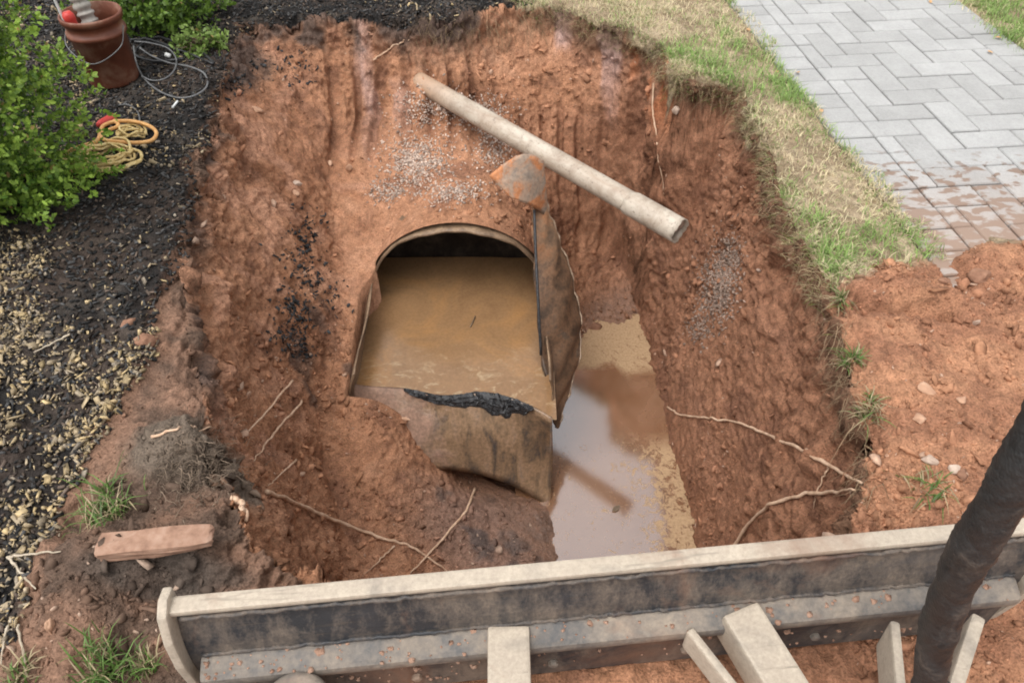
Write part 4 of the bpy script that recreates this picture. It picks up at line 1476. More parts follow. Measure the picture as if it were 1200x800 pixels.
# ------------------------------------------------------------------ mulch bed: black shreds and pale chips
def mulch_bed():
    mk = f_view & (f_ml > .35) & ~f_in
    n = 34000
    P, Nn, col = face_samples(mk, n)
    s = .005 + .013 * rng.random(n) ** 1.6
    S = np.stack([s, .0018 + .004 * rng.random(n), .0018 + .002 * rng.random(n)], -1)
    g = (.012 + .085 * rng.random((n, 1)) ** 2.5)
    batch('mulch_shreds', [BOX_V], BOX_F, P + Nn * .005, S, rand_rot(n, .22), np.where(rng.random((n, 1)) < .3, np.array([1.5, 1.1, .85]), np.array([1, .97, .95])) * g, M['mulch'], kind='stuff', label='black shredded mulch covering the bed left of the pit', cat='mulch')
    # pale chips gather in drifts
    w = np.clip(2.2 * fbm(fc[:, 0], fc[:, 1], fc[:, 2], 2.4, 3, .6, 83) + .35, .12, 1.3) ** 1.3
    near = np.clip(sstep(3.6, 2.6, fc[:, 1]) * 1.0 + .22, 0, 1)
    n = 15000
    _dc = pz(75, 430)
    near = near * .55 + 1.1 * np.exp(-((fc[:, 0] - _dc[0]) ** 2 + (fc[:, 1] - _dc[1]) ** 2) / (2 * .42 ** 2))
    P, Nn, col = face_samples(mk, n, w * near)
    s = .002 + .0035 * rng.random(n) ** 1.5 + .009 * rng.random(n) ** 7
    S = np.stack([s * (.8 + 1.6 * rng.random(n) ** 3), s * (.45 + .6 * rng.random(n)), s * (.14 + .16 * rng.random(n))], -1)
    t = rng.random((n, 1))
    c = np.array([.45, .335, .175]) * (1 - t) + np.array([.25, .21, .165]) * t
    c *= .5 + .85 * rng.random((n, 1))
    batch('wood_chips', [BOX_V * (1 + .4 * rng.normal(size=BOX_V.shape).clip(-1.5, 1.2)) for _ in range(12)], BOX_F, P + Nn * .009, S, rand_rot(n, .45), c, M['chips'], kind='stuff', label='pale wood chips strewn over the black mulch', cat='wood chips')
mulch_bed()

# ------------------------------------------------------------------ grass
def blades(P, length, lean, width, cols, heading=None):
    """tapered bent blades: 7 vertices, 5 triangles each"""
    n = len(P)
    a = rng.random(n) * 2 * np.pi if heading is None else heading
    d = np.stack([np.cos(a), np.sin(a), np.zeros(n)], -1)
    sd = np.stack([-np.sin(a), np.cos(a), np.zeros(n)], -1)
    V = []
    for t, wd in ((0, 1.0), (.4, .85), (.75, .55)):
        c = P + d * (length * lean * t ** 1.6)[:, None] + np.array([0, 0, 1.0]) * (length * t * (1 - .45 * lean * t))[:, None]
        V += [c - sd * (width * wd)[:, None], c + sd * (width * wd)[:, None]]
    V.append(P + d * (length * lean)[:, None] + np.array([0, 0, 1.0]) * (length * (1 - .62 * np.minimum(lean, 1.25)))[:, None])
    V = np.stack(V, 1).reshape(-1, 3)
    F = np.array([(0, 1, 3), (0, 3, 2), (2, 3, 5), (2, 5, 4), (4, 5, 6)])
    F = (F[None] + (np.arange(n) * 7)[:, None, None]).reshape(-1, 3)
    return V, F, np.repeat(cols, 7, axis=0)

def lawn():
    wu, wv = walk_uv(fc[:, 0], fc[:, 1])
    on = (wu > -BORDER + .14) & (wu < WALK_W + BORDER - .14)
    mk = f_view & ((f_lw > .3)) & ~f_in & ~on & (fc[:, 0] > -.2)
    n = 46000
    P, Nn, col = face_samples(mk, n, np.clip(.6 + 1.2 * fbm(fc[:, 0], fc[:, 1], fc[:, 2] * 0, 6, 2, .5, 55), .35, 1.5))
    pu, pv = walk_uv(P[:, 0], P[:, 1])
    ok = (pu < -BORDER + .045 + .08 * fbm(P[:, 0], P[:, 1], P[:, 2] * 0, 5, 3, .6, 44)) | (pu > WALK_W + BORDER - .03 + .05 * rng.normal(size=n))
    P[:, 2] = np.where((pu > -BORDER - .01) & (pu < WALK_W + BORDER + .01), .004, P[:, 2])
    P = P[ok]
    n = len(P)
    g = 1.2 * fbm(P[:, 0], P[:, 1], P[:, 2] * 0, 3.3, 3, .6, 123) - .12 + .25 * rng.normal(size=n)
    for (u, v, s, k) in [(905, 105, .16, 1.3), (945, 118, .10, .8), (860, 75, .14, .9), (1060, 290, .13, .9), (1170, 10, .3, .8), (1200, 45, .3, .8), (985, 210, .10, .45), (940, 200, .2, -.5), (1010, 250, .2, -.3)]:
        p = pz(u, v)
        g = g + .95 * k * np.exp(-((P[:, 0] - p[0]) ** 2 + (P[:, 1] - p[1]) ** 2) / (2 * s * s))
    t = sstep(-.25, .75, g)[:, None]
    green = np.array([.23, .34, .095]) * (.6 + .8 * rng.random((n, 1)))
    straw = np.array([.62, .53, .335]) * (.55 + .7 * rng.random((n, 1)))
    pick = rng.random((n, 1)) < (.14 + .80 * t ** 1.1)
    c = np.where(pick, green, straw)
    L = (.022 + .035 * rng.random(n)) * (.8 + .7 * t[:, 0])
    V, F, C = blades(P, L, .35 + .9 * rng.random(n), .0013 + .0012 * rng.random(n), c)
    # turf hanging over the broken edge
    m2 = f_view & (fc[:, 0] > .1) & (fc[:, 1] > 1.3) & (poly_dist(fc[:, 0], fc[:, 1], RIM)[0] < .045) & (fc[:, 2] > -.12)
    dens = lawn_mask(fc[:, 0], fc[:, 1]) + .012
    k = 2600
    P2, N2, _ = face_samples(m2, k, dens)
    cen = np.array([.1, 3.0])
    h = np.arctan2(cen[1] - P2[:, 1], cen[0] - P2[:, 0]) + rng.normal(size=k) * .7
    c2 = np.array([.42, .34, .19]) * (.4 + .8 * rng.random((k, 1)))
    c2 = np.where(rng.random((k, 1)) < .22, np.array([.15, .21, .05]), c2)
    V2, F2, C2 = blades(P2, .02 + .04 * rng.random(k), .9 + .8 * rng.random(k), .0012 + .0008 * rng.random(k), c2, h)
    me = raw_mesh('lawn_grass', np.vstack([V, V2]), np.vstack([F, F2 + len(V)]), True)
    set_col(me, np.vstack([C, C2]))
    obj('lawn_grass', me, M['grass'], kind='stuff', label='patchy straw-coloured and green lawn beside the walkway', cat='grass')
lawn()

def tuft(u, v, n, L, spread, green, label, flop=.6):
    p, q = hit(u, v)
    P = np.repeat(p[None], n, 0) + np.c_[rng.normal(size=(n, 2)) * spread, np.zeros(n)]
    P[:, 2] = [drop(a, b) - .004 for a, b, _ in P]
    P = P - np.array(p)
    g = rng.random((n, 1)) < green
    c = np.where(g, np.array([.11, .19, .045]) * (.6 + .8 * rng.random((n, 1))), np.array([.42, .34, .2]) * (.5 + .7 * rng.random((n, 1))))
    V, F, C = blades(P, L * (.5 + .7 * rng.random(n)), .2 + flop * 1.5 * rng.random(n), .0016 + .0014 * rng.random(n), c)
    me = raw_mesh('grass_tuft', V, F, True)
    set_col(me, C)
    o = obj('grass_tuft', me, M['grass'], label=label, cat='grass tuft', group='grass tufts in the dug soil')
    o.location = tuple(p)
for a in [(128, 600, 130, .11, .035, .7, 'green grass tuft behind the long tan stone, left of the pit'),
          (128, 790, 150, .12, .03, .85, 'bright green grass tuft at the bottom beside the left end of the blade', .45),
          (172, 785, 70, .09, .014, .5, 'dull green grass tuft touching the left end plate of the blade', .4),
          (985, 352, 90, .065, .009, .5, 'grass tuft on the right rim just below the lawn', .9),
          (996, 428, 110, .06, .010, .6, 'small green grass tuft at the middle of the right rim', .9),
          (1020, 470, 50, .05, .009, .5, 'smallest grass tuft on the right rim, below the middle one', .9),
          (1000, 525, 90, .065, .013, .2, 'dry straw tuft on the lower right rim above the thick root', 1.0),
          (1088, 575, 60, .06, .03, .75, 'flattened green grass sprig lying on the red soil near the blade', 1.2),
          (22, 795, 60, .07, .018, .4, 'thin grass tuft in the bottom left corner of the mulch', .6)]:
    tuft(*a)

# ------------------------------------------------------------------ fine roots: hanging fringe under the turf, felted clump on the left
def fibres():
    V, F, C, base = [], [], [], 0
    def strand(p, d, L, r, c, sag=.5, wav=.012):
        nonlocal base
        n = 6
        t = np.linspace(0, 1, n)[:, None]
        s = rng.random() * 50
        path = p + d * L * t + np.array([0, 0, -1.0]) * sag * L * t * t
        for k in range(3):
            path[:, k] += wav * vnoise(t[:, 0] * 3 + s, t[:, 0] * 0 + k * 3.3, t[:, 0] * 0 + s)
        vs, fs = tube_geo(path, np.linspace(r, r * .4, n), 3, False)
        V.append(vs)
        F.extend([tuple(i + base for i in f) for f in fs])
        C.append(np.repeat(c[None], len(vs), 0))
        base += len(vs)
    rp = [((u, v)) for u, v in rim_px[13:]]
    for _ in range(620):
        i = random.randrange(len(rp) - 1)
        t = random.random()
        u = rp[i][0] * (1 - t) + rp[i + 1][0] * t + random.gauss(0, 7)
        v = rp[i][1] * (1 - t) + rp[i + 1][1] * t + random.gauss(6, 8)
        p, q = hit(u, v)
        if p[2] < -.4:
            continue
        d = np.array([random.gauss(-.4, .5), random.gauss(-.3, .5), random.gauss(-.2, .4)])
        strand(p + q * .004, d / np.linalg.norm(d), .04 + .1 * random.random(), .0009 + .0006 * random.random(), np.array([.30, .21, .13]) * (.4 + .9 * random.random()))
    for _ in range(480):
        p, q = hit(random.gauss(230, 28), random.gauss(545, 22))
        a = random.random() * 6.28
        strand(p + q * .004, np.array([math.cos(a), math.sin(a), .25]), .015 + .035 * random.random(), .0011 + .0005 * random.random(), np.array([.20, .15, .11]) * (.35 + .9 * random.random()), .3)
    for _ in range(160):
        p, q = hit(random.uniform(480, 640), random.gauss(35, 10))
        d = np.array([random.gauss(0, .4), random.gauss(-.4, .4), random.gauss(-.4, .4)])
        strand(p + q * .004, d / np.linalg.norm(d), .05 + .12 * random.random(), .001, np.array([.28, .2, .12]) * (.3 + .8 * random.random()))
    me = bpy.data.meshes.new('fine_roots')
    me.from_pydata(np.vstack(V).tolist(), [], F)
    set_col(me, np.vstack(C))
    obj('fine_roots', me, M['fibre'], kind='stuff', label='felt of fine brown roots under the turf edge and on the left bank', cat='roots')
fibres()

# ------------------------------------------------------------------ single roots in the pit walls
def root(pix, r0, r1, label, lift=.011, jit=.0055, mat='bark_root', cat='root', name='tree_root', group='roots cut through by the digging'):
    pts = []
    for (u, v) in pix:
        p, q = hit(u, v)
        pts.append(p + q * lift)
    pts = np.array(pts)
    if len(pts) > 2:
        pts[1:-1] = (pts[:-2] + 6 * pts[1:-1] + pts[2:]) / 8
    return tube(name, pts, [r0 * .95, r0, r0 * .85, (r0 + r1) * .45, r1 * .9, r1 * .5], M[mat], 7, 12 * len(pts), True, jit, (r0 + r1) * .35, label=label, cat=cat, group=group)
root([(311, 577), (345, 591), (385, 607), (420, 622), (455, 634), (480, 640), (500, 652), (524, 670)], .0095, .007, 'longest pale root lying across the lower left pit floor')
root([(556, 574), (546, 598), (526, 621), (506, 644), (480, 672)], .0075, .006, 'pale root standing diagonally in the grey soil below the tank')
root([(462, 640), (446, 655), (426, 674)], .005, .003, 'thin root branching down towards the blade')
root([(341, 448), (312, 480), (282, 512)], .0055, .004, 'straight pale root on the left slope, the upper of two')
root([(352, 470), (325, 502), (308, 520), (297, 545)], .006, .004, 'bent pale root on the left slope, the lower of two')
root([(345, 538), (328, 556), (312, 570)], .005, .003, 'short thin root just above the longest root')
root([(784, 478), (800, 488), (830, 489), (860, 493), (900, 510), (950, 533), (985, 555), (1010, 569)], .006, .009, 'long pale root running up the right wall from the puddle')
root([(862, 640), (880, 613), (905, 592), (935, 580), (970, 576), (1006, 577)], .0085, .008, 'thick bent root at the lower right, ending at the blade')
root([(973, 546), (963, 570), (954, 594)], .0035, .002, 'thin rootlet crossing above the thick bent root')
root([(438, 72), (452, 60), (466, 51), (480, 46)], .006, .004, 'arched root at the top of the back wall')
root([(768, 98), (765, 130), (771, 155), (773, 190), (779, 228)], .006, .003, 'thin root hanging down the right back corner behind the pipe')
root([(274, 583), (279, 596), (286, 609)], .009, .008, 'short thick cut root stub on the left bank')
root([(182, 513), (210, 502), (245, 499)], .005, .003, 'thin dry root over the felted clump on the left')
for pix, lab in [([(10, 655), (35, 652), (75, 648)], 'grey dry twig lying across the mulch at lower left'),
                 ([(10, 655), (28, 668), (48, 690)], 'short dry twig slanting down from the grey twig'),
                 ([(14, 725), (8, 752), (4, 780)], 'left of two pale upright sticks in the bottom left corner'),
                 ([(25, 732), (30, 755), (32, 780)], 'right of two pale upright sticks in the bottom left corner'),
                 ([(84, 392), (70, 402), (40, 415)], 'thin pale twig on the wood chips at mid left')]:
    root(pix, .004, .003, lab, .012, .003, 'twig', 'twig', 'dry_twig', 'dry twigs on the mulch')

# ------------------------------------------------------------------ single stones
def rock_mesh(s, seed, sub=3, rough=.22, block=False):
    bm = bmesh.new()
    if block:
        bmesh.ops.create_cube(bm, size=2)
        bmesh.ops.subdivide_edges(bm, edges=bm.edges[:], cuts=5, use_grid_fill=True)
    else:
        bmesh.ops.create_icosphere(bm, subdivisions=sub, radius=1)
    co = np.array([v.co[:] for v in bm.verts])
    n = fbm(co[:, 0], co[:, 1], co[:, 2], 1.3, 4, .68, seed * 7.7)
    k = 1 + rough * n
    if not block:        # a few flat broken faces
        r_ = np.random.default_rng(seed)
        for _ in range(11):
            d = r_.normal(size=3)
            d /= np.linalg.norm(d)
            over = np.maximum(co @ d - .58, 0)
            co = co - over[:, None] * d * .85
    if block:
        r_ = np.random.default_rng(seed)
        edge = (np.abs(co) > .99).sum(1)
        co = co * (1 - .05 * (edge > 1))[:, None]
        co = co * np.array(s) + np.stack([fbm(co[:, 0] * 6, co[:, 1] * 2, co[:, 2] * 2, 1.0, 3, .7, 5 + 9 * k_) for k_ in range(3)], -1) * np.array([.006, .003, .003])
        t_ = np.clip((co[:, 0] / s[0] - .45) / .55, 0, 1)
        co[:, 2] *= 1 - .45 * t_
        co[:, 1] *= 1 - .35 * t_ * (co[:, 1] < 0)
    else:
        co = co * k[:, None] * np.array(s)
    for v, c in zip(bm.verts, co):
        v.co = c
    for f in bm.faces:
        f.smooth = not block
    me = bpy.data.meshes.new('stone')
    bm.to_mesh(me)
    bm.free()
    return me
def stone(u, v, s, mat, label, seed, rot=(0, 0, 0), block=False, sink=.46, name='stone', cat='stone'):
    p, q = hit(u, v)
    o = obj(name, rock_mesh(s, seed, 3, .3 if not block else .10, block), M[mat], label=label, cat=cat, group='loose stones and lumps in the dug soil')
    o.location = tuple(p + q * min(s) * (1 - 2 * sink))
    o.rotation_euler = rot
stone(793, 129, (.034, .03, .028), 'stone_pale', 'round pinkish stone set in the right back corner of the wall', 1, sink=.4)
stone(410, 198, (.028, .022, .055), 'stone_tan', 'upright tan stone on the left slope above the tank', 2, (.2, .1, .3))
stone(386, 192, (.032, .02, .014), 'stone_tan', 'flat tan stone left of the upright stone', 3, (.3, -.3, .9))
stone(348, 215, (.03, .024, .016), 'stone_pale', 'pale flat stone high on the left slope', 4, (.2, .3, .2))
stone(346, 228, (.026, .022, .024), 'stone_tan', 'rounded lump just below the pale flat stone', 5)
stone(300, 128, (.045, .03, .02), 'stone_tan', 'smooth tan lump near the upper left rim', 6, (.1, .5, .4))
stone(474, 491, (.036, .026, .018), 'stone_tan', 'smooth tan stone lying against the end of the tank', 7)
stone(1090, 540, (.026, .023, .019), 'stone_pale', 'larger of two pale stones on the red soil near the hose', 8)
stone(1118, 549, (.019, .018, .015), 'stone_pale', 'smaller of two pale stones on the red soil near the hose', 9)
stone(1149, 327, (.048, .044, .04), 'stone_red', 'big red clay lump on the spoil right of the lawn', 10)
stone(1105, 331, (.036, .03, .026), 'stone_red', 'red clay lump between the lawn and the big lump', 11)
stone(1142, 379, (.012, .010, .03), 'stone_pale', 'small pale splinter standing in the right spoil', 12, (.3, .2, 0))
stone(1128, 555, (.02, .03, .018), 'stone_red', 'flat red lump beside the two pale stones', 13)
stone(1085, 455, (.035, .022, .016), 'stone_tan', 'slanting tan stone in the middle of the right spoil', 14, (.1, .2, -.8))
stone(1078, 490, (.026, .022, .014), 'stone_tan', 'tan pebble below the slanting stone on the right spoil', 15)
stone(1127, 468, (.02, .016, .012), 'stone_tan', 'tan pebble right of the slanting stone on the spoil', 16)
stone(696, 385, (.06, .05, .06), 'stone_red', 'dark clay lump between the flap and the puddle', 17)
stone(182, 634, (.150, .034, .020), 'stone_brick', 'long tan stone slab lying on the bank left of the blade', 18, (.05, .0, .12), True, .2, 'stone_slab', 'stone slab')
stone(60, 735, (.012, .022, .05), 'stone_tan', 'upright tan splinter in the lower left soil', 19, (.2, .2, .4))
stone(150, 380, (.04, .035, .025), 'stone_red', 'clay lump on the mulch beside the left rim', 20)
stone(172, 400, (.055, .045, .035), 'stone_red', 'broad clay lump on the left rim below the other one', 21)

# ------------------------------------------------------------------ dry leaves by the walkway
def dry_leaf(u, v, label, s=.022):
    p, q = hit(u, v)
    wu, wv = walk_uv(p[0], p[1])
    if -BORDER < wu < WALK_W + BORDER and p[2] < 0:
        p = pz(u, v, .012)
    m = MB()
    pts = [(-1, 0, .12), (-.4, .5, .35), (.3, .45, .2), (1, 0, .3), (.3, -.45, .28), (-.4, -.5, .15), (-.3, 0, 0), (.4, 0, .05)]
    m.add([(a * s, b * s, c * s + .002) for a, b, c in pts], [(0, 6, 1), (1, 6, 7, 2), (2, 7, 3), (3, 7, 4), (4, 7, 6, 5), (5, 6, 0)])
    o = obj('dry_leaf', m.mesh('dry_leaf', smooth=True), M['dry_leaf'], label=label, cat='leaf', group='dry leaves by the walkway')
    o.location = tuple(p)
    o.rotation_euler = (random.gauss(0, .2), random.gauss(0, .2), random.random() * 6)
for u, v, lab in [(1160, 62, 'red-brown dry leaf on the right border of the walkway'), (1090, 3, 'curled tan leaf at the top end of the right border'),
                  (1157, 26, 'pale dry leaf in the grass right of the walkway'), (877, 36, 'orange dry leaf at the left edge of the walkway near the top'),
                  (935, 86, 'brown dry leaf on the left border course beside the green grass'), (962, 131, 'small reddish leaf on the left border below the green grass'),
                  (910, 85, 'yellow dry leaf where the green grass meets the walkway'), (1170, 45, 'tan dry leaf beside the right border')]:
    dry_leaf(u, v, lab)

# ------------------------------------------------------------------ shrubs
def shrub(name, c, rad, n_twigs, per, leaf, label, cols, seed, floor=.05, stems=7):
    r_ = np.random.default_rng(seed)
    root_ = thing(name, (c[0], c[1], 0), label, 'shrub')
    d = r_.normal(size=(n_twigs, 3))
    d /= np.linalg.norm(d, axis=1)[:, None]
    lob = 1 + .28 * fbm(d[:, 0], d[:, 1], d[:, 2], 1.5, 2, .5, seed) + .16 * fbm(d[:, 0], d[:, 1], d[:, 2], 4, 2, .5, seed + 9)
    q = (r_.random(n_twigs) ** .38)
    tip = np.array(c) + d * (lob * q)[:, None] * np.array(rad)
    tip[:, 2] = np.maximum(tip[:, 2], floor + .1 * r_.random(n_twigs))
    out = d * .7 + np.array([0, 0, .55]) + .35 * r_.normal(size=d.shape)
    out /= np.linalg.norm(out, axis=1)[:, None]
    V, C = [], []
    Lf = np.array([(0, 0, 0), (.3, .30, .06), (.72, .24, .07), (1, 0, -.04), (.72, -.24, .07), (.3, -.30, .06), (.5, 0, 0)])
    N = n_twigs * per
    tt = np.tile(np.linspace(0, 1, per), n_twigs)
    tw = np.repeat(np.arange(n_twigs), per)
    pos = tip[tw] - out[tw] * (.075 * (1 - tt))[:, None] + .004 * r_.normal(size=(N, 3))
    a = tt * per * 2.4 + r_.random(N)
    ax = out[tw]
    s1 = np.cross(ax, r_.normal(size=(N, 3)))
    s1 /= np.linalg.norm(s1, axis=1)[:, None]
    ld = s1 * .8 + ax * (.45 + .5 * tt)[:, None]
    ld /= np.linalg.norm(ld, axis=1)[:, None]
    sd = np.cross(ld, ax)
    sd /= np.linalg.norm(sd, axis=1)[:, None] + 1e-9
    up = np.cross(sd, ld)
    sz = leaf * (.65 + .6 * r_.random(N))
    V = pos[:, None] + sz[:, None, None] * (Lf[None, :, 0:1] * ld[:, None] + Lf[None, :, 1:2] * sd[:, None] + Lf[None, :, 2:3] * up[:, None])
    young = np.clip(.15 + .6 * (q[tw] - .6) * 2 + .35 * (tt - .5) + .25 * r_.normal(size=N), 0, 1)[:, None]
    col = np.array(cols[0]) * (1 - young) + np.array(cols[1]) * young
    col = col * (.7 + .6 * r_.random((N, 1)))
    dead = r_.random(N) < .012
    col[dead] = (.38, .26, .1)
    F = np.array([(0, 6, 1), (1, 6, 2), (2, 6, 3), (3, 6, 4), (4, 6, 5), (5, 6, 0)])
    F = (F[None] + (np.arange(N) * 7)[:, None, None]).reshape(-1, 3)
    me = raw_mesh('crown', V.reshape(-1, 3) - np.array([c[0], c[1], 0]), F, True)
    set_col(me, np.repeat(col, 7, axis=0))
    me.materials.append(M['leaf'])
    o = bpy.data.objects.new('crown', me)
    COL.objects.link(o)
    o.parent = root_
    # stems, limbs and twigs
    m = MB()
    base = np.array([c[0], c[1], 0.0])
    gz = drop(c[0], c[1])
    for k in range(stems):
        e = r_.normal(size=3)
        e[2] = abs(e[2]) + .6
        e /= np.linalg.norm(e)
        end = np.array(c) + e * np.array(rad) * .55
        st = base + np.array([r_.normal() * .05, r_.normal() * .05, gz - .03])
        path = catmull([st, (st + end) / 2 + r_.normal(size=3) * .05, end], 10)
        m.add(*[(vv - base, ff) for vv, ff in [tube_geo(path, np.linspace(.013, .005, 10), 6)]][0])
        near = np.argsort(np.linalg.norm(tip - end, axis=1))[:60:4]
        for i in near:
            pth = catmull([path[6], (path[6] + tip[i]) / 2 + r_.normal(size=3) * .02, tip[i]], 5)
            m.add(*[(vv - base, ff) for vv, ff in [tube_geo(pth, np.linspace(.004, .0015, 5), 4, False)]][0])
    me = m.mesh('stems', smooth=True)
    me.materials.append(M['bark'])
    o = bpy.data.objects.new('stems', me)
    COL.objects.link(o)
    o.parent = root_
shrub('garden_shrub', (-2.37, 2.84, .66), (.60, .52, .92), 3700, 12, .024, 'big bright green small-leaved shrub at the left edge in front of the bucket', ((.07, .15, .02), (.36, .52, .085)), 3)
shrub('garden_shrub', (-2.22, 4.86, .26), (.42, .40, .36), 700, 11, .03, 'lower green shrub behind the bucket at the top left', ((.05, .10, .015), (.20, .32, .05)), 8)
shrub('garden_shrub', (-1.86, 4.46, .06), (.19, .16, .10), 130, 10, .03, 'low sprawling light green sprig beside the black cables', ((.10, .16, .03), (.27, .38, .10)), 12, .02, 3)

# ------------------------------------------------------------------ bucket with hose, cables, ropes
def build_bucket():
    bx, by = -2.225, 4.10
    gz = drop(bx, by)
    root_ = thing('bucket', (bx, by, gz), 'red-brown plastic bucket behind the green shrub with a grey hose in it', 'bucket')
    def put(name, me, mat):
        me.materials.append(mat)
        o = bpy.data.objects.new(name, me)
        COL.objects.link(o)
        o.parent = root_
        return o
    prof = [(.93 * a_, b_) for a_, b_ in [(.001, 0), (.135, 0), (.142, .012), (.150, .26), (.163, .262), (.163, .285), (.152, .288), (.154, .335), (.167, .337), (.170, .362), (.165, .372), (.157, .368), (.148, .28), (.136, .02), (.001, .016)]]
    v, f = lathe_geo(prof, 48)
    m = MB()
    m.add(v, f)
    put('body', m.mesh('body', smooth=True), M['terracotta'])
    m = MB()
    hp = catmull([(-.153, 0, .30), (-.14, -.09, .22), (0, -.162, .16), (.14, -.09, .22), (.153, 0, .30)], 30)
    m.add(*tube_geo(hp, .003, 6))
    put('wire_handle', m.mesh('wire_handle', smooth=True), M['cable_grey'])
    # corrugated hose standing in the bucket
    n = 120
    path = catmull([(bx + .02, by + .0, gz + .04), (bx - .02, by + .02, gz + .25), (bx - .075, by + .06, gz + .50), (bx - .14, by + .12, gz + .85), (bx - .25, by + .2, gz + 1.1)], n)
    rr = .041 + .005 * np.sign(np.sin(np.linspace(0, 2 * np.pi * 26, n)))
    m = MB()
    m.add(*tube_geo(path, rr, 20))
    obj('suction_hose', m.mesh('suction_hose', smooth=True), M['grey_hose'], label='grey ribbed suction hose standing in the red-brown bucket', cat='hose')
    # red tool grip and white rod
    m = MB()
    m.add(*tube_geo(catmull([(bx - .05, by - .06, gz + .05), (bx - .065, by - .07, gz + .26), (bx - .08, by - .075, gz + .40)], 16), [.02] * 5 + [.026] * 8 + [.03, .03, .02], 12))
    obj('tool_grip', m.mesh('tool_grip', smooth=True), M['red_plastic'], label='red tool grip poking out of the bucket', cat='tool')
    m = MB()
    m.add(*tube_geo(catmull([(bx - .105, by - .06, gz + .05), (bx - .115, by - .085, gz + .62)], 8), .007, 8))
    obj('thin_rod', m.mesh('thin_rod', smooth=True), M['white_plastic'], label='thin pale rod standing at the left side of the bucket', cat='rod')
build_bucket()

def ground_path(pix, lift):
    out = []
    for (u, v) in pix:
        p, q = hit(u, v)
        out.append(p + np.array([0, 0, lift]))
    return out
tube('power_cable', ground_path([(158, 58), (162, 80), (172, 98), (190, 112), (212, 119), (232, 115), (244, 104), (240, 90), (222, 82), (200, 78), (180, 70), (165, 60)], .02), .005, M['cable_grey'], 8, 120, label='wide grey cable loop on the mulch right of the bucket', cat='cable')
tube('power_cable', ground_path([(160, 54), (178, 56), (198, 62), (208, 74), (206, 88), (195, 98), (180, 100), (168, 95)], .028), .0045, M['cable_grey'], 8, 90, label='small dark cable loop inside the wide grey loop', cat='cable')
tube('power_cable', ground_path([(154, 50), (175, 50), (200, 58), (225, 68), (250, 78), (238, 66), (210, 54), (185, 48), (160, 62), (170, 74), (195, 76), (215, 72)], .02), .0065, M['cable'], 8, 120, jit=.008, label='black tangled cable between the bucket and the light green sprig', cat='cable')
tube('power_cable', ground_path([(140, 126), (152, 126), (162, 134), (164, 146), (150, 150)], .014), .004, M['cable_grey'], 8, 40, label='short thin grey wire below the bucket', cat='cable')
o = tube('cable_plug', [hit(196, 70)[0] + np.array([0, 0, .03]), hit(202, 73)[0] + np.array([0, 0, .035])], .013, M['white_plastic'], 8, 6, label='white cable plug on the black cables', cat='plug')
tube('marker_stake', ground_path([(203, 129), (209, 121)], .012), .006, M['white_plastic'], 6, 5, label='small white peg on the mulch below the cable loops', cat='peg')

def coil(c, rx, ry, loops, r, jitter, name, mat, label, cat, seed, tilt=0.0):
    r_ = np.random.default_rng(seed)
    n = loops * 34
    a = np.linspace(0, loops * 2 * np.pi, n)
    k = 1 + jitter * vnoise(a * .55 + seed, a * 0 + 2.2, a * 0 + 7)
    zz = .012 + .045 * np.abs(vnoise(a * .7 + seed * 2, a * 0, a * 0 + 1.5)) * (loops > 3)
    wob = jitter * .5 * np.stack([vnoise(a * .21 + 5, a * 0 + 1, a * 0 + seed), vnoise(a * .21 + 9, a * 0 + 3, a * 0 + seed)], -1)
    path = np.stack([c[0] + rx * (k * np.cos(a) + wob[:, 0]), c[1] + ry * (k * np.sin(a) + wob[:, 1]), a * 0], -1)
    path[:, 2] = [drop(p[0], p[1]) for p in path]
    path[:, 2] = np.maximum(path[:, 2], np.median(path[:, 2]) - .02) + zz + r
    m = MB()
    m.add(*tube_geo(path, r, 7))
    return obj(name, m.mesh(name, smooth=True), mat, label=label, cat=cat)
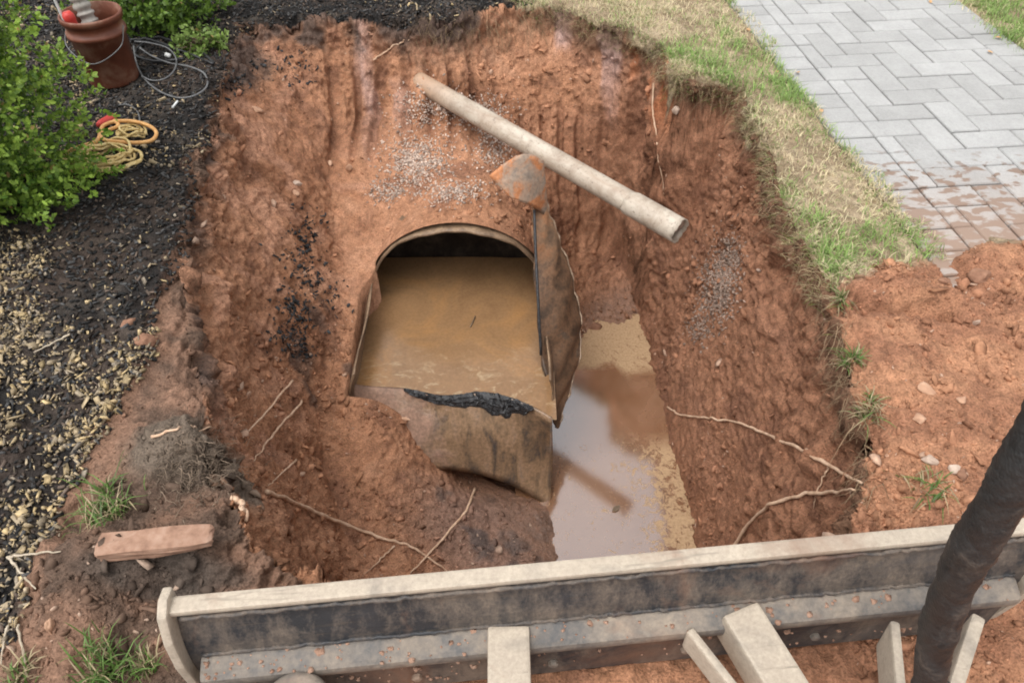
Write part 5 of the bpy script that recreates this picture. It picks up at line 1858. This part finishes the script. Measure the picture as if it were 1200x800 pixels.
coil(pz(124, 199)[:2], .125, .105, 11, .0065, .55, 'rope_coil', M['rope'], 'tangled pale yellow rope heaped beside the green shrub', 'rope', 5)
coil(pz(158, 168)[:2], .06, .05, 5, .0055, .5, 'rope_coil', M['rope'], 'smaller heap of pale rope inside the orange cord loop', 'rope', 6)
tube('extension_cord', ground_path([(78, 190), (98, 183), (118, 176), (122, 166), (126, 158), (140, 153), (160, 153), (178, 158), (187, 166), (182, 175), (165, 178), (145, 177), (128, 175), (122, 168), (132, 163), (143, 158), (138, 152)], .05), .0095, M['orange'], 8, 150, label='orange cord looped on the mulch above the pale yellow rope', cat='cord')
m = MB()
pp = [hit(118, 153)[0] + np.array([0, 0, .03]), hit(129, 149)[0] + np.array([0, 0, .035]), hit(138, 143)[0] + np.array([0, 0, .035])]
m.add(*tube_geo(catmull(pp, 12), np.interp(np.linspace(0, 1, 12), [0, .2, .8, 1], [.014, .022, .024, .012]), 10))
obj('cord_reel_handle', m.mesh('cord_reel_handle', smooth=True), M['red_plastic'], label='red plastic handle lying at the foot of the green shrub', cat='handle')

# ------------------------------------------------------------------ small things afloat
tube('floating_twig', [pz(551, 383, SLUDGE_Z + .004), pz(554, 377, SLUDGE_Z + .006), pz(557, 370, SLUDGE_Z + .004)], [.004, .003], M['bark'], 6, 8, label='tiny dark twig floating on the sludge in the tank', cat='twig')
def floating_leaf(u, v):
    p = pz(u, v, WATER_Z + .003)
    m = MB()
    q = [(-1, 0, .15), (-.4, .45, .3), (.3, .5, .1), (1, .1, .35), (.3, -.4, .25), (-.4, -.5, .1), (0, 0, 0)]
    m.add([(a * .03, b * .03, c * .03) for a, b, c in q], [(0, 6, 1), (1, 6, 2), (2, 6, 3), (3, 6, 4), (4, 6, 5), (5, 6, 0)])
    o = obj('floating_leaf', m.mesh('floating_leaf', smooth=True), M['bark'], label='dead brown leaf floating on the puddle near the blade', cat='leaf')
    o.location = tuple(p)
    o.rotation_euler = (0, 0, .6)
floating_leaf(722, 596)
